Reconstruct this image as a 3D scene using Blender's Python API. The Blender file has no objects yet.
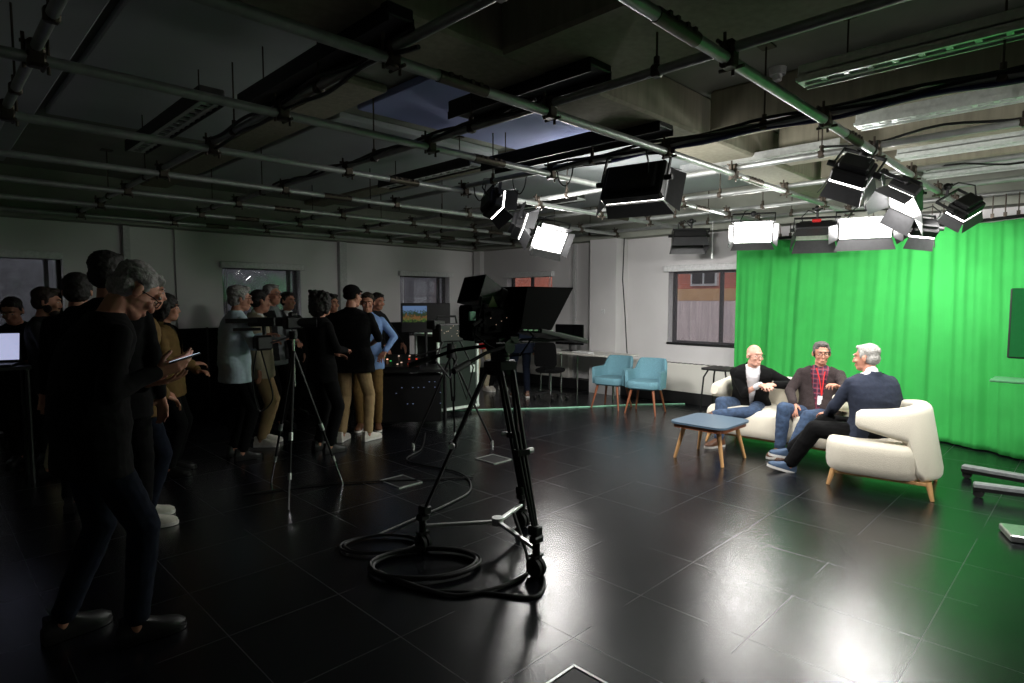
import bpy, bmesh, math, random
from mathutils import Vector, Matrix, Quaternion, noise
random.seed(7)
R = math.radians
SC = bpy.context.scene
COL = SC.collection
V = Vector

# ------------------------------------------------------------------ materials
def srgb(c):
    return tuple((x / 12.92 if x <= .04045 else ((x + .055) / 1.055) ** 2.4) for x in c)

def mat(name, col, rough=.6, metal=0., var=.12, scale=30., bump=0., emit=0., spec=.5, alpha=1., sheen=0., stretch=None, coat=0.):
    """principled material with a procedural noise variation of the surface's own colour; col in sRGB 0..1"""
    m = bpy.data.materials.new(name); m.use_nodes = True
    nt = m.node_tree; b = nt.nodes['Principled BSDF']
    c = srgb(col)
    tc = nt.nodes.new('ShaderNodeTexCoord'); nz = nt.nodes.new('ShaderNodeTexNoise')
    nz.inputs['Scale'].default_value = scale; nz.inputs['Detail'].default_value = 4
    if stretch:
        mp = nt.nodes.new('ShaderNodeMapping'); mp.inputs['Scale'].default_value = stretch
        nt.links.new(tc.outputs['Object'], mp.inputs[0]); nt.links.new(mp.outputs[0], nz.inputs['Vector'])
    else:
        nt.links.new(tc.outputs['Object'], nz.inputs['Vector'])
    r = nt.nodes.new('ShaderNodeValToRGB')
    r.color_ramp.elements[0].position = .3; r.color_ramp.elements[1].position = .7
    r.color_ramp.elements[0].color = (*[max(0, x * (1 - var)) for x in c], 1)
    r.color_ramp.elements[1].color = (*[min(1, x * (1 + var)) for x in c], 1)
    nt.links.new(nz.outputs['Fac'], r.inputs[0]); nt.links.new(r.outputs[0], b.inputs['Base Color'])
    b.inputs['Roughness'].default_value = rough; b.inputs['Metallic'].default_value = metal
    b.inputs['Specular IOR Level'].default_value = spec
    if sheen: b.inputs['Sheen Weight'].default_value = sheen
    if coat: b.inputs['Coat Weight'].default_value = coat
    if alpha < 1: b.inputs['Alpha'].default_value = alpha
    if bump:
        bp = nt.nodes.new('ShaderNodeBump'); bp.inputs['Strength'].default_value = bump; bp.inputs['Distance'].default_value = .01
        nt.links.new(nz.outputs['Fac'], bp.inputs['Height']); nt.links.new(bp.outputs[0], b.inputs['Normal'])
    if emit:
        b.inputs['Emission Color'].default_value = (*c, 1); b.inputs['Emission Strength'].default_value = emit
    return m

M = {}
def mk(k, *a, **kw): M[k] = mat(k, *a, **kw)
mk('black_metal', (.05, .05, .055), .45, .3)
mk('black_plastic', (.03, .03, .035), .5)
mk('black_rubber', (.05, .05, .05), .7)
mk('pipe_steel', (.62, .63, .62), .42, .55, .15, 12)
mk('clamp_steel', (.30, .27, .24), .5, .8)
mk('aluminium', (.78, .79, .78), .35, .9)
mk('chrome', (.85, .85, .86), .15, 1.)
mk('concrete', (.53, .54, .50), .9, 0, .10, 3, .15)
mk('concrete_warm', (.55, .53, .46), .9, 0, .14, 4, .15, stretch=(6, 6, .6))
mk('panel_grey', (.70, .72, .73), .85, 0, .05, 2)
mk('wall_paint', (.80, .79, .79), .75, 0, .03, 2)
mk('trim_paint', (.70, .70, .70), .6)
mk('dark_skirt', (.06, .06, .065), .6)
mk('radiator_white', (.80, .79, .76), .5, 0, .02, 2)
mk('cream_boucle', (.87, .84, .77), .95, 0, .06, 170, .3, sheen=.3)
mk('oak', (.76, .58, .38), .5, 0, .18, 14, .05, stretch=(1, 1, .2))
mk('walnut', (.52, .30, .19), .45, 0, .2, 14, .05, stretch=(1, 1, .2))
mk('blue_top', (.31, .38, .44), .35, 0, .05, 8)
mk('teal_fabric', (.37, .53, .58), .9, 0, .12, 60, .3)
mk('green_cloth', (.17, .61, .26), .85, 0, .05, 5, .05)
mk('desk_white', (.80, .79, .76), .4)
mk('skin', (.73, .51, .42), .55, 0, .06, 20)
mk('skin_pale', (.80, .60, .52), .5, 0, .06, 20)
mk('lips', (.66, .36, .34), .5)
mk('eye_white', (.85, .83, .80), .3)
mk('iris', (.12, .09, .07), .3)
mk('hair_dark', (.09, .07, .06), .7, 0, .4, 60, .5)
mk('hair_brown', (.18, .13, .10), .7, 0, .4, 60, .5)
mk('hair_pepper', (.30, .28, .27), .8, 0, .4, 80, .5)
mk('hair_grey', (.55, .54, .53), .8, 0, .3, 80, .5)
mk('hair_white', (.60, .59, .57), .8, 0, .25, 80, .6)
mk('cloth_black', (.022, .022, .025), .95, 0, .2, 40, .2, spec=.2)
mk('cloth_charcoal', (.09, .09, .10), .9, 0, .2, 40, .2)
mk('tweed_brown', (.17, .13, .13), .95, 0, .45, 160, .4)
mk('cloth_navy', (.10, .13, .20), .9, 0, .15, 50, .2)
mk('denim', (.19, .26, .36), .9, 0, .35, 25, .3)
mk('denim_dark', (.05, .075, .13), .95, 0, .3, 25, .3, spec=.2)
mk('khaki', (.62, .52, .37), .9, 0, .08, 20, .2)
mk('khaki_pale', (.68, .64, .54), .9, 0, .08, 20, .2)
mk('olive_brown', (.42, .32, .16), .9, 0, .15, 25, .2)
mk('shirt_white', (.85, .84, .85), .85, 0, .04, 20, .2)
mk('shirt_blue', (.48, .60, .80), .85, 0, .08, 20, .2)
mk('shirt_paleblue', (.72, .80, .84), .85, 0, .05, 20, .2)
mk('beige_cloth', (.70, .66, .56), .9, 0, .06, 20, .2)
mk('vest_grey', (.50, .52, .53), .9, 0, .08, 20, .2)
mk('red_cloth', (.65, .06, .07), .9, 0, .1, 20, .2)
mk('sole_white', (.85, .84, .82), .6)
mk('shoe_blue', (.22, .30, .40), .7)
mk('shoe_brown', (.38, .25, .17), .5)
mk('shoe_white', (.80, .78, .74), .7)
mk('shoe_black', (.05, .05, .05), .5)
mk('lanyard_red', (.80, .10, .10), .7)
mk('card_white', (.88, .88, .88), .5)
mk('glasses_black', (.02, .02, .02), .7, spec=.2)
mk('screen_off', (.02, .02, .025), .25, 0, .05)
mk('shelf_green', (.30, .52, .36), .4)
mk('edge_alu', (.88, .93, .89), .5, .2)
mk('screen_green_reflection', (.10, .36, .18), .10, 0, .05, spec=.8)  # the curtain's green reflection is put into the glass colour
mk('case_panel', (.10, .14, .12), .55)
mk('cable_black', (.04, .04, .042), .5)
mk('cable_blue', (.16, .17, .36), .5)
mk('brick', (.48, .27, .20), .9)
mk('render_tan', (.80, .62, .44), .9)
mk('stand_grey', (.50, .52, .52), .5)
mk('hood_black', (.012, .012, .013), .9, spec=.1)
mk('window_frame_white', (.80, .80, .80), .6)
mk('pale_storey', (.86, .78, .77), .9, 0, .2, 1.5, stretch=(1, 6, .3))
mk('asphalt', (.18, .18, .19), .9)
mk('hedge', (.35, .35, .37), .9, 0, .3, 8)
mk('prompter_green', (.07, .20, .12), .35)
mk('blue_bulkhead', (.58, .62, .82), .8, 0, .06, 2)
mk('led_red', (1., .25, .12), .5, emit=.5)
mk('led_white', (1., .85, .75), .5, emit=.45)
mk('led_blue', (.55, .62, .8), .5, emit=.25)
mk('led_green', (.3, 1., .5), .5, emit=.2)
mk('phone_screen', (.85, .92, 1.), .3, emit=.7)
mk('laptop_screen', (.82, .84, 1.), .3, emit=.55)
mk('fixture_louvre', (.78, .80, .78), .35, .2)
mk('grille_dark', (.22, .22, .21), .6, .3)
mk('card_green', (.55, .78, .66), .5)

# plaid shirt
def plaid():
    m = bpy.data.materials.new('plaid_shirt'); m.use_nodes = True
    nt = m.node_tree; b = nt.nodes['Principled BSDF']; b.inputs['Roughness'].default_value = .9
    tc = nt.nodes.new('ShaderNodeTexCoord'); sp = nt.nodes.new('ShaderNodeSeparateXYZ'); nt.links.new(tc.outputs['Object'], sp.inputs[0])
    prev = None
    base = nt.nodes.new('ShaderNodeRGB'); base.outputs[0].default_value = (*srgb((.20, .10, .18)), 1); prev = base.outputs[0]
    for ax, per, colr, w in (('X', .045, (.50, .16, .22), .35), ('Z', .05, (.50, .17, .24), .35), ('X', .045, (.50, .42, .48), .06), ('Z', .05, (.50, .42, .48), .06)):
        a = nt.nodes.new('ShaderNodeMath'); a.operation = 'MULTIPLY'; a.inputs[1].default_value = 1 / per; nt.links.new(sp.outputs[ax], a.inputs[0])
        f = nt.nodes.new('ShaderNodeMath'); f.operation = 'FRACT'; nt.links.new(a.outputs[0], f.inputs[0])
        l = nt.nodes.new('ShaderNodeMath'); l.operation = 'LESS_THAN'; l.inputs[1].default_value = w; nt.links.new(f.outputs[0], l.inputs[0])
        h = nt.nodes.new('ShaderNodeMath'); h.operation = 'MULTIPLY'; h.inputs[1].default_value = .7; nt.links.new(l.outputs[0], h.inputs[0])
        mx = nt.nodes.new('ShaderNodeMixRGB'); nt.links.new(h.outputs[0], mx.inputs[0]); nt.links.new(prev, mx.inputs[1]); mx.inputs[2].default_value = (*srgb(colr), 1); prev = mx.outputs[0]
    nt.links.new(prev, b.inputs['Base Color']); M['plaid_shirt'] = m
plaid()

# black stone tiles, 58 cm pitch, scuffed gloss
def floor_mat():
    m = bpy.data.materials.new('black_floor_tile'); m.use_nodes = True
    nt = m.node_tree; N = nt.nodes; L = nt.links; b = N['Principled BSDF']
    tc = N.new('ShaderNodeTexCoord'); sp = N.new('ShaderNodeSeparateXYZ'); L.new(tc.outputs['Object'], sp.inputs[0])
    def math_(op, a, bb=None):
        n = N.new('ShaderNodeMath'); n.operation = op
        for i, q in enumerate((a, bb)):
            if q is None: continue
            if isinstance(q, (int, float)): n.inputs[i].default_value = q
            else: L.new(q, n.inputs[i])
        return n.outputs[0]
    lines = []; ids = []
    for ax, off, per in (('X', .43, .5936), ('Y', .57, .605)):
        s = math_('DIVIDE', math_('SUBTRACT', sp.outputs[ax], off), per)
        fr = math_('FRACT', s); ids.append(math_('FLOOR', s))
        lines.append(math_('GREATER_THAN', math_('ABSOLUTE', math_('SUBTRACT', fr, .5)), .4962))
    ln0 = math_('MAXIMUM', lines[0], lines[1])
    nl = N.new('ShaderNodeTexNoise'); nl.inputs['Scale'].default_value = 1.1; nl.inputs['Detail'].default_value = 3; L.new(tc.outputs['Object'], nl.inputs['Vector'])
    ml = N.new('ShaderNodeMapRange'); ml.inputs['From Min'].default_value = .42; ml.inputs['From Max'].default_value = .62; L.new(nl.outputs['Fac'], ml.inputs[0])
    ln = math_('MULTIPLY', ln0, math_('ADD', math_('MULTIPLY', ml.outputs[0], .75), .25))
    cid = N.new('ShaderNodeCombineXYZ'); L.new(ids[0], cid.inputs[0]); L.new(ids[1], cid.inputs[1])
    wn = N.new('ShaderNodeTexWhiteNoise'); L.new(cid.outputs[0], wn.inputs['Vector'])
    nz = N.new('ShaderNodeTexNoise'); nz.inputs['Scale'].default_value = 190; nz.inputs['Detail'].default_value = 4; L.new(tc.outputs['Object'], nz.inputs['Vector'])
    n2 = N.new('ShaderNodeTexNoise'); n2.inputs['Scale'].default_value = 3; n2.inputs['Detail'].default_value = 5; L.new(tc.outputs['Object'], n2.inputs['Vector'])
    # fine scratches: thin iso-lines of a distorted noise
    n3 = N.new('ShaderNodeTexNoise'); n3.inputs['Scale'].default_value = 2.3; n3.inputs['Detail'].default_value = 1; n3.inputs['Distortion'].default_value = 1.2; L.new(tc.outputs['Object'], n3.inputs['Vector'])
    scr = math_('LESS_THAN', math_('ABSOLUTE', math_('SUBTRACT', n3.outputs['Fac'], .5)), .0012)
    n4 = N.new('ShaderNodeTexNoise'); n4.inputs['Scale'].default_value = 1.7; L.new(tc.outputs['Object'], n4.inputs['Vector'])
    scr = math_('MULTIPLY', scr, math_('GREATER_THAN', n4.outputs['Fac'], .55))
    base = N.new('ShaderNodeMixRGB'); base.inputs[1].default_value = (.0025, .0028, .0042, 1); base.inputs[2].default_value = (.0048, .0052, .0072, 1)
    L.new(wn.outputs['Value'], base.inputs[0])
    mx = N.new('ShaderNodeMixRGB'); L.new(math_('MAXIMUM', ln, math_('MULTIPLY', scr, .5)), mx.inputs[0]); L.new(base.outputs[0], mx.inputs[1]); mx.inputs[2].default_value = (.05, .052, .055, 1)
    L.new(mx.outputs[0], b.inputs['Base Color'])
    ro = math_('ADD', math_('MULTIPLY', n2.outputs['Fac'], .10), .14)
    ro = math_('ADD', ro, math_('MULTIPLY', nz.outputs['Fac'], .06))
    ro = math_('ADD', ro, math_('MULTIPLY', ln, .15))
    L.new(ro, b.inputs['Roughness']); b.inputs['Specular IOR Level'].default_value = .75
    bp = N.new('ShaderNodeBump'); bp.inputs['Strength'].default_value = .42; bp.inputs['Distance'].default_value = .0018
    L.new(nz.outputs['Fac'], bp.inputs['Height']); L.new(bp.outputs[0], b.inputs['Normal'])
    M['floor'] = m
floor_mat()

# woven roller blind: part cloth, part see-through
def blind_mat(name, col, see):
    m = bpy.data.materials.new(name); m.use_nodes = True
    nt = m.node_tree; N = nt.nodes; L = nt.links; out = N['Material Output']; N.remove(N['Principled BSDF'])
    d = N.new('ShaderNodeBsdfDiffuse'); d.inputs[0].default_value = (*srgb(col), 1)
    tl = N.new('ShaderNodeBsdfTranslucent'); tl.inputs[0].default_value = (*srgb(col), 1)
    a = N.new('ShaderNodeMixShader'); a.inputs[0].default_value = .08; L.new(d.outputs[0], a.inputs[1]); L.new(tl.outputs[0], a.inputs[2])
    t = N.new('ShaderNodeBsdfTransparent'); x = N.new('ShaderNodeMixShader')
    tc = N.new('ShaderNodeTexCoord'); nz = N.new('ShaderNodeTexNoise'); nz.inputs['Scale'].default_value = 60; L.new(tc.outputs['Object'], nz.inputs['Vector'])
    mr = N.new('ShaderNodeMapRange'); mr.inputs['To Min'].default_value = see - .12; mr.inputs['To Max'].default_value = see + .12
    L.new(nz.outputs['Fac'], mr.inputs[0]); L.new(mr.outputs[0], x.inputs[0])
    L.new(a.outputs[0], x.inputs[1]); L.new(t.outputs[0], x.inputs[2]); L.new(x.outputs[0], out.inputs[0])
    M[name] = m
blind_mat('blind_mesh', (.40, .39, .41), .78)
def glass_mat():
    m = bpy.data.materials.new('window_glass'); m.use_nodes = True
    nt = m.node_tree; N = nt.nodes; L = nt.links; out = N['Material Output']; N.remove(N['Principled BSDF'])
    g = N.new('ShaderNodeBsdfGlossy'); g.inputs['Roughness'].default_value = .02
    t = N.new('ShaderNodeBsdfTransparent'); x = N.new('ShaderNodeMixShader'); x.inputs[0].default_value = .08
    L.new(t.outputs[0], x.inputs[1]); L.new(g.outputs[0], x.inputs[2]); L.new(x.outputs[0], out.inputs[0]); M['window_glass'] = m
glass_mat()
def brick_mat():
    m = M['brick']; nt = m.node_tree; N = nt.nodes; L = nt.links
    b = N.new('ShaderNodeTexBrick'); b.inputs['Scale'].default_value = 4; tc = N.new('ShaderNodeTexCoord'); sx = N.new('ShaderNodeSeparateXYZ'); mp = N.new('ShaderNodeCombineXYZ'); b.inputs['Mortar Size'].default_value = .012
    b.inputs['Color1'].default_value = (*srgb((.78, .38, .28)), 1); b.inputs['Color2'].default_value = (*srgb((.66, .32, .25)), 1); b.inputs['Mortar'].default_value = (*srgb((.75, .7, .65)), 1)
    L.new(tc.outputs['Object'], sx.inputs[0]); L.new(sx.outputs['Y'], mp.inputs[0]); L.new(sx.outputs['Z'], mp.inputs[1]); L.new(mp.outputs[0], b.inputs['Vector']); L.new(b.outputs[0], N['Principled BSDF'].inputs['Base Color'])
brick_mat()
def picture_mat():
    # the small landscape picture shown on the production monitor: sky, trees, lit ground
    m = bpy.data.materials.new('monitor_picture'); m.use_nodes = True
    nt = m.node_tree; N = nt.nodes; L = nt.links; b = N['Principled BSDF']; b.inputs['Base Color'].default_value = (.01, .01, .01, 1); b.inputs['Roughness'].default_value = .3
    tc = N.new('ShaderNodeTexCoord'); sp = N.new('ShaderNodeSeparateXYZ'); L.new(tc.outputs['Generated'], sp.inputs[0])
    nz = N.new('ShaderNodeTexNoise'); nz.inputs['Scale'].default_value = 11; nz.inputs['Detail'].default_value = 5; L.new(tc.outputs['Generated'], nz.inputs['Vector'])
    ad = N.new('ShaderNodeMath'); ad.operation = 'MULTIPLY_ADD'; L.new(nz.outputs['Fac'], ad.inputs[0]); ad.inputs[1].default_value = 1.1; sb = N.new('ShaderNodeMath'); sb.operation = 'SUBTRACT'; L.new(sp.outputs['Z'], sb.inputs[0]); sb.inputs[1].default_value = .3; L.new(sb.outputs[0], ad.inputs[2])
    r = N.new('ShaderNodeValToRGB'); e = r.color_ramp.elements
    e[0].position = .25; e[0].color = (.01, .02, .01, 1); e[1].position = 1.15 if False else 1.0; e[1].color = (.18, .30, .55, 1)
    for p, c in ((.4, (.10, .20, .04, 1)), (.55, (.35, .12, .05, 1)), (.68, (.02, .06, .02, 1)), (.85, (.04, .08, .05, 1))):
        q = e.new(p); q.color = c
    L.new(ad.outputs[0], r.inputs[0]); L.new(r.outputs[0], b.inputs['Emission Color']); b.inputs['Emission Strength'].default_value = .4
    M['monitor_picture'] = m
picture_mat()

# ------------------------------------------------------------------ mesh building
def basis(d):
    d = V(d).normalized(); a = V((0, 0, 1)) if abs(d.z) < .95 else V((1, 0, 0))
    x = a.cross(d).normalized(); return x, d.cross(x).normalized(), d

class MB:
    def __init__(s): s.v = []; s.f = []; s.m = []; s.xf = None
    def add(s, vs, fs, mi=0):
        o = len(s.v)
        if s.xf is not None: vs = [s.xf @ V(p) for p in vs]
        s.v += [tuple(p) for p in vs]; s.f += [tuple(i + o for i in f) for f in fs]; s.m += [mi] * len(fs); return s
    def box(s, c, sz, rot=None, mi=0, ch=0.):
        hx, hy, hz = [q / 2 for q in sz]; c = V(c)
        ch = min(ch, .45 * min(sz)) if ch else 0
        pts = []; 
        if ch:
            for sx in (-1, 1):
                for sy in (-1, 1):
                    for sz_ in (-1, 1):
                        pts += [(sx * hx, sy * (hy - ch), sz_ * (hz - ch)), (sx * (hx - ch), sy * hy, sz_ * (hz - ch)), (sx * (hx - ch), sy * (hy - ch), sz_ * hz)]
            bm = bmesh.new(); vv = [bm.verts.new(p) for p in pts]; r = bmesh.ops.convex_hull(bm, input=vv)
            bmesh.ops.dissolve_limit(bm, angle_limit=.01, verts=bm.verts, edges=bm.edges)
            bm.verts.index_update(); P = [v.co.copy() for v in bm.verts]; F = [[v.index for v in f.verts] for f in bm.faces]; bm.free()
        else:
            P = [V((x * hx, y * hy, z * hz)) for x in (-1, 1) for y in (-1, 1) for z in (-1, 1)]
            F = [(0, 1, 3, 2), (4, 6, 7, 5), (0, 4, 5, 1), (2, 3, 7, 6), (0, 2, 6, 4), (1, 5, 7, 3)]
        if rot is not None: P = [rot @ p for p in P]
        return s.add([c + p for p in P], F, mi)
    def bar(s, a, b, w, h, mi=0, ch=0., up=(0, 0, 1)):
        a = V(a); b = V(b); d = (b - a); L = d.length; d.normalize(); u = V(up)
        if abs(d.dot(u)) > .98: u = V((1, 0, 0))
        x = d.cross(u).normalized(); z = x.cross(d).normalized()
        rot = Matrix((x, d, z)).transposed()
        return s.box((a + b) / 2, (w, L, h), rot, mi, ch)
    def cyl(s, a, b, r1, r2=None, n=12, mi=0, caps=True):
        r2 = r1 if r2 is None else r2; a = V(a); b = V(b); x, y, d = basis(b - a); P = []
        for c, r in ((a, r1), (b, r2)):
            for i in range(n):
                t = 2 * math.pi * i / n; P.append(c + x * math.cos(t) * r + y * math.sin(t) * r)
        F = [(i, (i + 1) % n, n + (i + 1) % n, n + i) for i in range(n)]
        if caps: F += [tuple(range(n))[::-1], tuple(range(n, 2 * n))]
        return s.add(P, F, mi)
    def tube(s, pts, r, n=8, mi=0, closed=False):
        pts = [V(p) for p in pts]; k = len(pts); P = []; up = None
        for i, p in enumerate(pts):
            a = pts[i - 1] if (i > 0 or closed) else p; b = pts[(i + 1) % k] if (i < k - 1 or closed) else p
            d = (b - a).normalized()
            if up is None: x, y, _ = basis(d); up = y
            x = up.cross(d)
            if x.length < 1e-4: x = basis(d)[0]
            x.normalize(); y = d.cross(x).normalized(); up = y
            rr = r[i] if isinstance(r, (list, tuple)) else r
            P += [p + x * math.cos(2 * math.pi * j / n) * rr + y * math.sin(2 * math.pi * j / n) * rr for j in range(n)]
        F = []
        for i in range(k if closed else k - 1):
            o = i * n; q = ((i + 1) % k) * n
            F += [(o + j, o + (j + 1) % n, q + (j + 1) % n, q + j) for j in range(n)]
        if not closed: F += [tuple(range(n))[::-1], tuple(range((k - 1) * n, k * n))]
        return s.add(P, F, mi)
    def ell(s, c, rad, rot=None, nu=16, nv=10, mi=0):
        c = V(c); rad = (rad,) * 3 if isinstance(rad, (int, float)) else rad
        P = [V((0, 0, rad[2]))]
        for i in range(1, nv):
            a = math.pi * i / nv
            P += [V((rad[0] * math.sin(a) * math.cos(2 * math.pi * j / nu), rad[1] * math.sin(a) * math.sin(2 * math.pi * j / nu), rad[2] * math.cos(a))) for j in range(nu)]
        P.append(V((0, 0, -rad[2]))); e = len(P) - 1
        F = [(0, 1 + j, 1 + (j + 1) % nu) for j in range(nu)]
        for i in range(nv - 2):
            o = 1 + i * nu; F += [(o + j, o + nu + j, o + nu + (j + 1) % nu, o + (j + 1) % nu) for j in range(nu)]
        o = 1 + (nv - 2) * nu; F += [(o + j, e, o + (j + 1) % nu) for j in range(nu)]
        if rot is not None: P = [rot @ p for p in P]
        return s.add([c + p for p in P], F, mi)
    def cone(s, a, b, r1, r2, mi=0, n=14):      # round cone, closed pieces meant for fusing
        s.cyl(a, b, r1, r2, n, mi); s.ell(a, r1, nu=n, nv=8, mi=mi); return s.ell(b, r2, nu=n, nv=8, mi=mi)
    def loft(s, rings, n=24, mi=0, e=2.4, f=None):   # rings: (centre, half x, half y); f maps local point
        P = []
        for (c, hx, hy) in rings:
            for j in range(n):
                t = 2 * math.pi * j / n; ct, st = math.cos(t), math.sin(t)
                x = hx * math.copysign(abs(ct) ** (2 / e), ct); y = hy * math.copysign(abs(st) ** (2 / e), st)
                P.append(V(c) + V((x, y, 0)))
        if f: P = [f(p) for p in P]
        F = [];k = len(rings)
        for i in range(k - 1):
            o = i * n; F += [(o + j, o + (j + 1) % n, o + n + (j + 1) % n, o + n + j) for j in range(n)]
        F += [tuple(range(n))[::-1], tuple(range((k - 1) * n, k * n))]
        return s.add(P, F, mi)
    def prism(s, poly, axis, a, b, mi=0):       # polygon in the two other axes, extruded along axis from a to b
        def mkp(p, t):
            return {'x': (t, p[0], p[1]), 'y': (p[0], t, p[1]), 'z': (p[0], p[1], t)}[axis]
        n = len(poly); P = [mkp(p, a) for p in poly] + [mkp(p, b) for p in poly]
        F = [(i, (i + 1) % n, n + (i + 1) % n, n + i) for i in range(n)] + [tuple(range(n))[::-1], tuple(range(n, 2 * n))]
        return s.add(P, F, mi)
    def mesh(s, name):
        me = bpy.data.meshes.new(name); me.from_pydata(s.v, [], s.f)
        me.polygons.foreach_set('material_index', s.m)
        bm = bmesh.new(); bm.from_mesh(me); bmesh.ops.recalc_face_normals(bm, faces=bm.faces); bm.to_mesh(me); bm.free(); return me
    def build(s, name, mats, parent=None, smooth=True, world=False, bevel=0.):
        me = s.mesh(name)
        if world and parent is not None: me.transform(XF[parent.name].inverted())
        return link(name, me, mats, parent, smooth, bevel)

XF = {}
def link(name, me, mats, parent=None, smooth=True, bevel=0.):
    mats = mats if isinstance(mats, (list, tuple)) else [mats]
    for m in mats: me.materials.append(M[m] if isinstance(m, str) else m)
    if smooth:
        me.polygons.foreach_set('use_smooth', [True] * len(me.polygons))
        try: me.set_sharp_from_angle(angle=R(40))
        except Exception: pass
    o = bpy.data.objects.new(name, me); COL.objects.link(o)
    if parent is not None:
        o.parent = parent; XF[o.name] = XF[parent.name]
    else: XF[o.name] = Matrix.Identity(4)
    if bevel:
        b = o.modifiers.new('bevel', 'BEVEL'); b.width = bevel; b.segments = 3; b.limit_method = 'ANGLE'; b.angle_limit = R(35)
    return o

def thing(name, label, cat, loc=(0, 0, 0), rz=0., group=None, mtx=None):
    o = bpy.data.objects.new(name, None); COL.objects.link(o); o.empty_display_size = .1
    m = mtx if mtx is not None else Matrix.Translation(V(loc)) @ Matrix.Rotation(rz, 4, 'Z')
    o.matrix_world = m; XF[o.name] = m
    o['label'] = label; o['category'] = cat
    if group: o['group'] = group
    return o
def tag(o, label, cat, group=None):
    o['label'] = label; o['category'] = cat
    if group: o['group'] = group
    return o
def struct(o): o['kind'] = 'structure'; return o
def copytree(o, mtx, label=None):
    """copy a thing with its parts and sub-parts"""
    c = o.copy(); COL.objects.link(c); c.matrix_world = mtx; XF[c.name] = mtx
    if label: c['label'] = label
    def rec(src, dst):
        for ch in list(src.children):
            d = ch.copy(); COL.objects.link(d); d.parent = dst; rec(ch, d)
    rec(o, c); return c
def at(x, y, z=0, rz=0): return Matrix.Translation((x, y, z)) @ Matrix.Rotation(rz, 4, 'Z')

def fuse(name, mb, voxel, mats, parent, matfn=None, smooth=2, wrinkle=0., wscale=9., cut=None):
    """one continuous skin over overlapping closed pieces"""
    me = mb.mesh('tmp'); t = bpy.data.objects.new('tmp', me); COL.objects.link(t)
    r = t.modifiers.new('r', 'REMESH'); r.mode = 'VOXEL'; r.voxel_size = voxel
    if smooth:
        q = t.modifiers.new('s', 'SMOOTH'); q.factor = .5; q.iterations = smooth
    dg = bpy.context.evaluated_depsgraph_get(); me2 = bpy.data.meshes.new_from_object(t.evaluated_get(dg))
    bpy.data.objects.remove(t); bpy.data.meshes.remove(me); me2.name = name
    if wrinkle:
        nrm = [v.normal.copy() for v in me2.vertices]
        for v, nn in zip(me2.vertices, nrm):
            p = V((v.co.x * wscale, v.co.y * wscale, v.co.z * wscale * 1.6))
            k = noise.noise(p) + .5 * noise.noise(p * 2.3)
            v.co += nn * k * wrinkle
    if cut:
        bm = bmesh.new(); bm.from_mesh(me2); bmesh.ops.delete(bm, geom=[v for v in bm.verts if cut(v.co)], context='VERTS'); bm.to_mesh(me2); bm.free()
    if matfn:
        for p in me2.polygons: p.material_index = matfn(p.center)
    me2.materials.clear()
    o = link(name, me2, mats, parent, smooth=False)
    me2.polygons.foreach_set('use_smooth', [True] * len(me2.polygons))
    return o

# ------------------------------------------------------------------ camera
F_PX = 598.
H = 1.65
yaw = R(44.93); pitch = R(3.97)
cam = bpy.data.objects.new('camera', bpy.data.cameras.new('camera')); COL.objects.link(cam)
cam.data.sensor_width = 36; cam.data.lens = 36 * F_PX / 1024; cam.data.clip_start = .05; cam.data.clip_end = 200
cam.location = (0, 0, H); cam.rotation_euler = (R(90) - pitch, 0, yaw - R(90)); SC.camera = cam
SC.view_settings.view_transform = 'Standard'; SC.view_settings.look = 'None'; SC.view_settings.gamma = 1; SC.view_settings.use_curve_mapping = False
SC.view_settings.exposure = 0.18
SC.cycles.use_denoising = True; SC.cycles.max_bounces = 8; SC.cycles.diffuse_bounces = 4; SC.cycles.glossy_bounces = 4; SC.cycles.transparent_max_bounces = 12
SC.cycles.sample_clamp_indirect = 6; SC.cycles.caustics_reflective = True; SC.cycles.caustics_refractive = False
w = bpy.data.worlds.new('overcast sky'); SC.world = w; w.use_nodes = True
bg = w.node_tree.nodes['Background']; bg.inputs[0].default_value = (.9, .94, 1., 1); bg.inputs[1].default_value = 1.35

# ------------------------------------------------------------------ room shell
XR, YL = 8.85, 9.99
TOPW = 2.70; SLAB = 3.32
def wall_with_openings(name, axis, face, thick, a0, a1, z1, opens):
    """a wall lying at axis=face, its thickness outward; opens = (a, b, z0, z1)"""
    m = MB()
    def seg(a, b, z0, zz):
        if b - a < 1e-3 or zz - z0 < 1e-3: return
        c = (face + thick / 2, (a + b) / 2, (z0 + zz) / 2); s = (thick, b - a, zz - z0)
        if axis == 'y': c = (c[1], c[0], c[2]); s = (s[1], s[0], s[2])
        m.box(c, s)
    cur = a0
    for (a, b, z0, zz) in sorted(opens):
        seg(cur, a, 0, z1); seg(a, b, 0, z0); seg(a, b, zz, z1); cur = b
    seg(cur, a1, 0, z1)
    return struct(m.build(name, 'wall_paint', smooth=False))
OL = [(-.3, 1.46, .95, 2.24), (3.51, 4.80, .95, 2.20), (6.87, 8.12, .95, 2.16)]
OR = [(7.72, 8.98, .95, 2.16), (3.75, 5.17, .93, 2.13)]
wall_with_openings('wall_left', 'y', YL, .25, -4, XR + .25, SLAB + .2, OL)
wall_with_openings('wall_right', 'x', XR, .25, -5, YL, SLAB + .2, OR)
struct(MB().box((-4.1, 2.5, 1.75), (.2, 15.2, 3.5)).build('wall_back', 'wall_paint', smooth=False))
struct(MB().box((2.4, -5.1, 1.75), (13, .2, 3.5)).build('wall_front', 'wall_paint', smooth=False))
struct(MB().box((2.4, 2.5, -.1), (13.2, 15.4, .2)).build('floor', 'floor', smooth=False))
struct(MB().box((2.4, 2.5, SLAB + .1), (13.2, 15.4, .2)).build('ceiling', 'concrete', smooth=False))
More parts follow.
